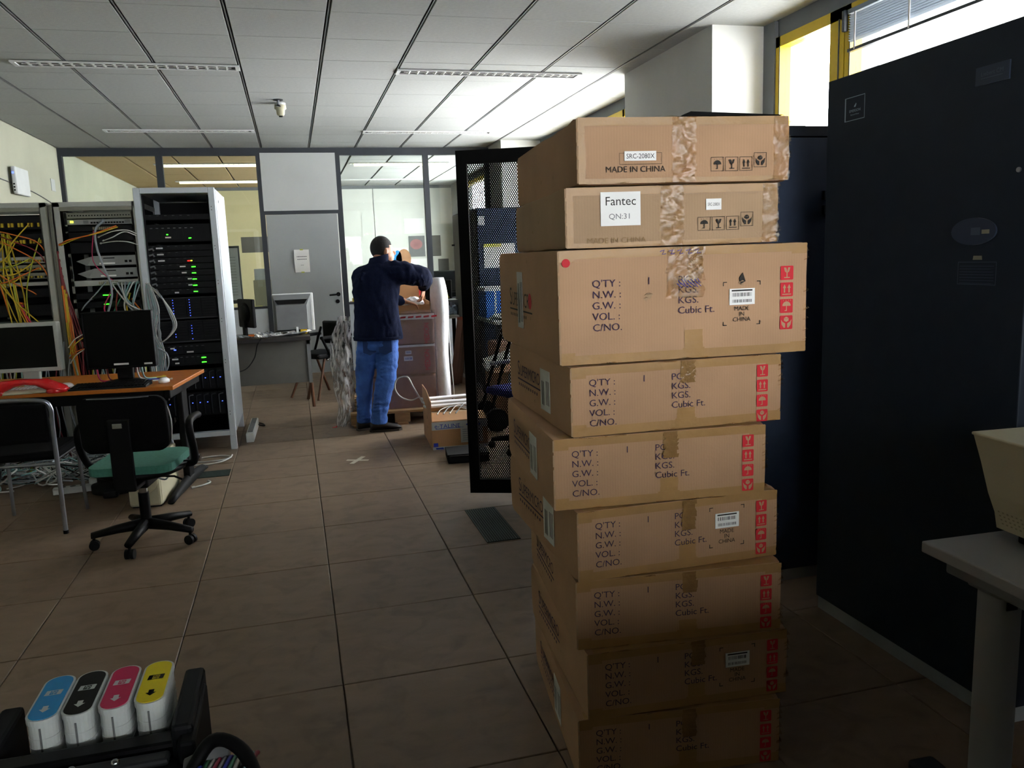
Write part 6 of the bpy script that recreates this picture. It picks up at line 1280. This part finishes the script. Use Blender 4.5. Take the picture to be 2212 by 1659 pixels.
# ------------------------------------------------------------------ white table and beige machine at right
t = thing('white_table', 'pale grey table with a round column leg before the dark blue cabinet', 'table', (1.43, -1.09, 0), -2)
obj('table_top', MB().rbox(0, 1.2, -.85, 0, .69, .72, .004), 'table_grey', t); obj('column_leg', MB().tube([(.11, -.14, .03), (.11, -.14, .66)], .047, 24), 'table_grey', t); obj('column_leg', MB().tube([(1.05, -.14, .03), (1.05, -.14, .66)], .047, 24), 'table_grey', t)
obj('under_rail', MB().rbox(.06, 1.1, -.19, -.09, .63, .689, .006), 'mid_grey', t); obj('bracket', MB().rbox(.04, .18, -.7, -.04, .645, .689, .006), 'mid_grey', t); obj('foot', MB().rbox(.07, .15, -.78, .10, .0, .035, .01), 'dark_grey', t); obj('foot', MB().rbox(1.01, 1.09, -.78, .10, .0, .035, .01), 'dark_grey', t)
obj('type_label', MB().box(.085, .115, -.1885, -.186, .60, .62), 'black', t)
t = thing('beige_printer', 'beige tapered machine with vent holes standing on the pale grey table', 'printer', (1.555, -1.11, .721), -4)
b = MB(); top = [(0, 0), (.5, 0), (.5, -.45), (0, -.45)]
secs = [(.03, .055, .03), (.07, .05, .026), (.12, .035, .018), (.2, .018, .008), (.268, .0, .0)]
vs = []
for z, dx, dy in secs: vs += [(dx, -dy, z), (.55, -dy, z), (.55, -.5, z), (dx, -.5, z)]
fs = [(3, 2, 1, 0)] + [(4 * k + i, 4 * k + (i + 1) % 4, 4 * k + 4 + (i + 1) % 4, 4 * k + 4 + i) for k in range(4) for i in range(4)] + [(16, 17, 18, 19)]
obj('housing', b.add(vs, [f[::-1] for f in fs]), 'beige', t); obj('top_cover', MB().rbox(-.004, .554, -.504, .004, .268, .276, .003), 'beige', t)
b = MB()
for r_ in range(4):
    for c in range(30): z = .045 + .011 * r_; xx = .054 - .011 * r_ * .42; b.add([(xx - .0022, -.05 - .014 * c, z), (xx - .0022, -.056 - .014 * c, z), (xx - .0032, -.056 - .014 * c, z + .004), (xx - .0032, -.05 - .014 * c, z + .004)], [(0, 1, 2, 3)])
obj('vent_hole', b, 'beige_dark', t)
for x_ in (.08, .42):
    for y_ in (-.12, -.45): obj('foot', MB().rbox(x_, x_ + .04, y_, y_ + .05, 0, .03, .006), 'charcoal', t)

# ------------------------------------------------------------------ large printer with ink cartridges in the near corner
ZT = 1.08
t = thing('large_printer', 'black large-format printer with an open ink bay in the near corner', 'printer', (-.40, -2.08, 0))
obj('body', local(t).rbox(-.95, -.183, -2.30, -2.012, .72, 1.048, .01), 'black', t); obj('ink_bay_floor', local(t).rbox(-.36, -.183, -2.012, -1.885, .93, 1.003, .006), 'charcoal', t)
obj('bay_side', local(t).rbox(-.199, -.180, -2.015, -1.905, 1.003, 1.074, .004).rbox(-.192, -.177, -2.03, -1.925, .98, 1.066, .003), 'charcoal', t)
obj('bay_side', local(t).rbox(-.365, -.345, -2.012, -1.905, 1.003, 1.062, .004), 'charcoal', t); obj('rear_cover', local(t).rbox(-.62, -.372, -1.995, -1.88, .93, 1.072, .012), 'black', t); obj('rear_cover', local(t).rbox(-.60, -.385, -1.98, -1.90, 1.07, 1.086, .005), 'charcoal', t)
obj('bay_lip', local(t).rbox(-.345, -.195, -2.012, -1.988, .99, 1.058, .004), 'black_gloss', t)
lt = obj('latch_bar', local(t).rbox(-.30, -.200, -2.030, -2.014, 1.047, 1.054, .003), 'dark_grey', t)
for x in (-.277, -.243): obj('screw', local(t).sphere((x, -2.024, 1.055), .004), 'chrome', lt)
obj('lower_body', local(t).rbox(-.92, -.20, -2.28, -1.93, .45, .72, .01), 'charcoal', t)
for x in (-.88, -.28): obj('stand_leg', local(t).rbox(x, x + .06, -2.16, -2.06, .03, .45, .006), 'charcoal', t); obj('stand_foot', local(t).rbox(x - .01, x + .07, -2.42, -1.85, 0, .03, .006), 'charcoal', t)
obj('cream_label', local(t).add([(-.232, -2.062, 1.0485), (-.185, -2.054, 1.0485), (-.188, -2.10, 1.0485), (-.236, -2.108, 1.0485)], [(3, 2, 1, 0)]), 'beige', t)
obj('tray_edge', local(t).add([(-.345, -2.0, 1.004), (-.338, -1.998, 1.004), (-.352, -1.93, 1.06), (-.358, -1.93, 1.06)], [(0, 1, 2, 3)]), 'mid_grey', t)
obj('cable_box', local(t).rbox(-.178, -.128, -2.20, -2.03, .90, 1.040, .006), 'black', t)
obj('ribbed_duct', local(t).loft([((-.185, -2.045, 1.045), (.0, .012, 0), (.0, 0, .014)), ((-.150, -2.032, 1.05), (0, .012, 0), (0, 0, .014))], 12), 'mid_grey', t)
obj('cable_guide', local(t).tube(spline([(-.182, -2.06, 1.05), (-.160, -2.05, 1.075), (-.135, -2.065, 1.07), (-.122, -2.10, 1.05), (-.12, -2.16, 1.03)], 6), .006, 8), 'black', t)
for (xc, m, nm, im) in ((-.2225, 'yellow_print', 'yellow', 'black_print'), (-.2530, 'magenta_print', 'magenta', 'cart_white'), (-.2835, 'black_print', 'black', 'cart_white'), (-.3125, 'cyan_print', 'cyan', 'cart_white')):
    q = thing('ink_cartridge', 'white ink cartridge with a %s top label in the printer bay' % nm, 'cartridge', (xc, -1.934, 1.0035), 0, 'ink cartridges in the large printer')
    obj('case', MB().prism(ring(0, 0, .0255, .082, .0122, 6), .0, ZT - 1.0035 - .006), 'cart_white', q); obj('rim', MB().prism(ring(0, 0, .0275, .084, .0132, 6), ZT - 1.0035 - .006, ZT - 1.0035 - .0006), 'cart_white', q)
    lb = obj('colour_label', MB().prism(ring(0, 0, .0236, .0795, .0114, 7), ZT - 1.0035 - .0006, ZT - 1.0035), m, q); z = ZT - 1.0035 + .0003
    b = MB()
    b.add([(-.0074, .003, z), (-.0034, .003, z), (-.0026, .0115, z), (-.0066, .0115, z)], [(0, 1, 2, 3)]); b.add([(.0030, .003, z), (.0070, .003, z), (.0078, .0115, z), (.0038, .0115, z)], [(0, 1, 2, 3)]); b.add([(-.0066, .0108, z), (.0070, .0108, z), (.0071, .0118, z), (-.0065, .0118, z)], [(0, 1, 2, 3)]); b.add([(-.0074, .0027, z), (.0062, .0027, z), (.0063, .0037, z), (-.0073, .0037, z)], [(0, 1, 2, 3)])
    vs, fs = text_mesh('hp', .0085, 'CENTER', .2); b.add([(p[0] * .62 + .0002, p[1] + .0056, z) for p in vs], fs)
    b.add([(-.0024, -.017, z), (.0024, -.017, z), (.0024, -.0225, z), (.0048, -.0225, z), (0, -.0285, z), (-.0048, -.0225, z), (-.0024, -.0225, z)], [(6, 5, 4, 3, 2, 1, 0)]); obj('label_print', b, im, lb)
    b = MB()
    for k in range(4): b.prism(ring(0, 0, .0262, .0828, .0126, 6), .028 + .009 * k, .0305 + .009 * k)
    obj('ridge', b, 'cart_white', q); obj('seam', MB().box(-.0008, .0008, -.0422, -.0415, .02, ZT - 1.0035 - .008), 'mid_grey', q)
rk = random.Random(4)
for k in range(11):
    m = ('ink_blue', 'cable_green', 'cable_white', 'cable_pink', 'cable_grey', 'ink_blue', 'cable_green', 'cable_white', 'cable_black', 'cable_teal', 'cable_red')[k]; nm = ('dark blue', 'bright green', 'white', 'pink', 'grey', 'second blue', 'pale green', 'second white', 'black', 'teal', 'red')[k]
    x = -.176 + .0044 * k; cable([(x - .004, -2.19, 1.046), (x - .004, -2.13, 1.058 + rk.uniform(0, .008)), (x + .002, -2.09, 1.064), (x + .006, -2.05, 1.056), (x + .006, -2.03, 1.045)], m, nm + ' thin wire in the loom beside the ink bay', .0019, None, 'wire')

# unseen cabinets added behind the viewer to keep light off the lower boxes
for k, x in enumerate((-1.0, .1, 1.2)):
    t = thing('shading_cabinet', ('added grey light-blocking cabinet behind the large printer', 'middle added grey light-blocking cabinet behind the viewer', 'added grey light-blocking cabinet behind the pale grey table')[k], 'cabinet', (x, -3.38, 0), 0, 'unseen cabinets added behind the viewer to block light')
    obj('body', MB().rbox(.002, 1.098, 0, .40, .06, 1.36, .005), 'mid_grey', t); obj('plinth', MB().box(.02, 1.08, .02, .38, 0, .06), 'charcoal', t)
    for q in (0, 1): d = obj('door', MB().rbox(.01 + .54 * q, .545 + .54 * q, .40, .416, .08, 1.34, .004), 'rack_grey', t); obj('handle', MB().rbox((.50 if q == 0 else .57), (.52 if q == 0 else .59), .416, .436, .75, .9, .004), 'steel', d)
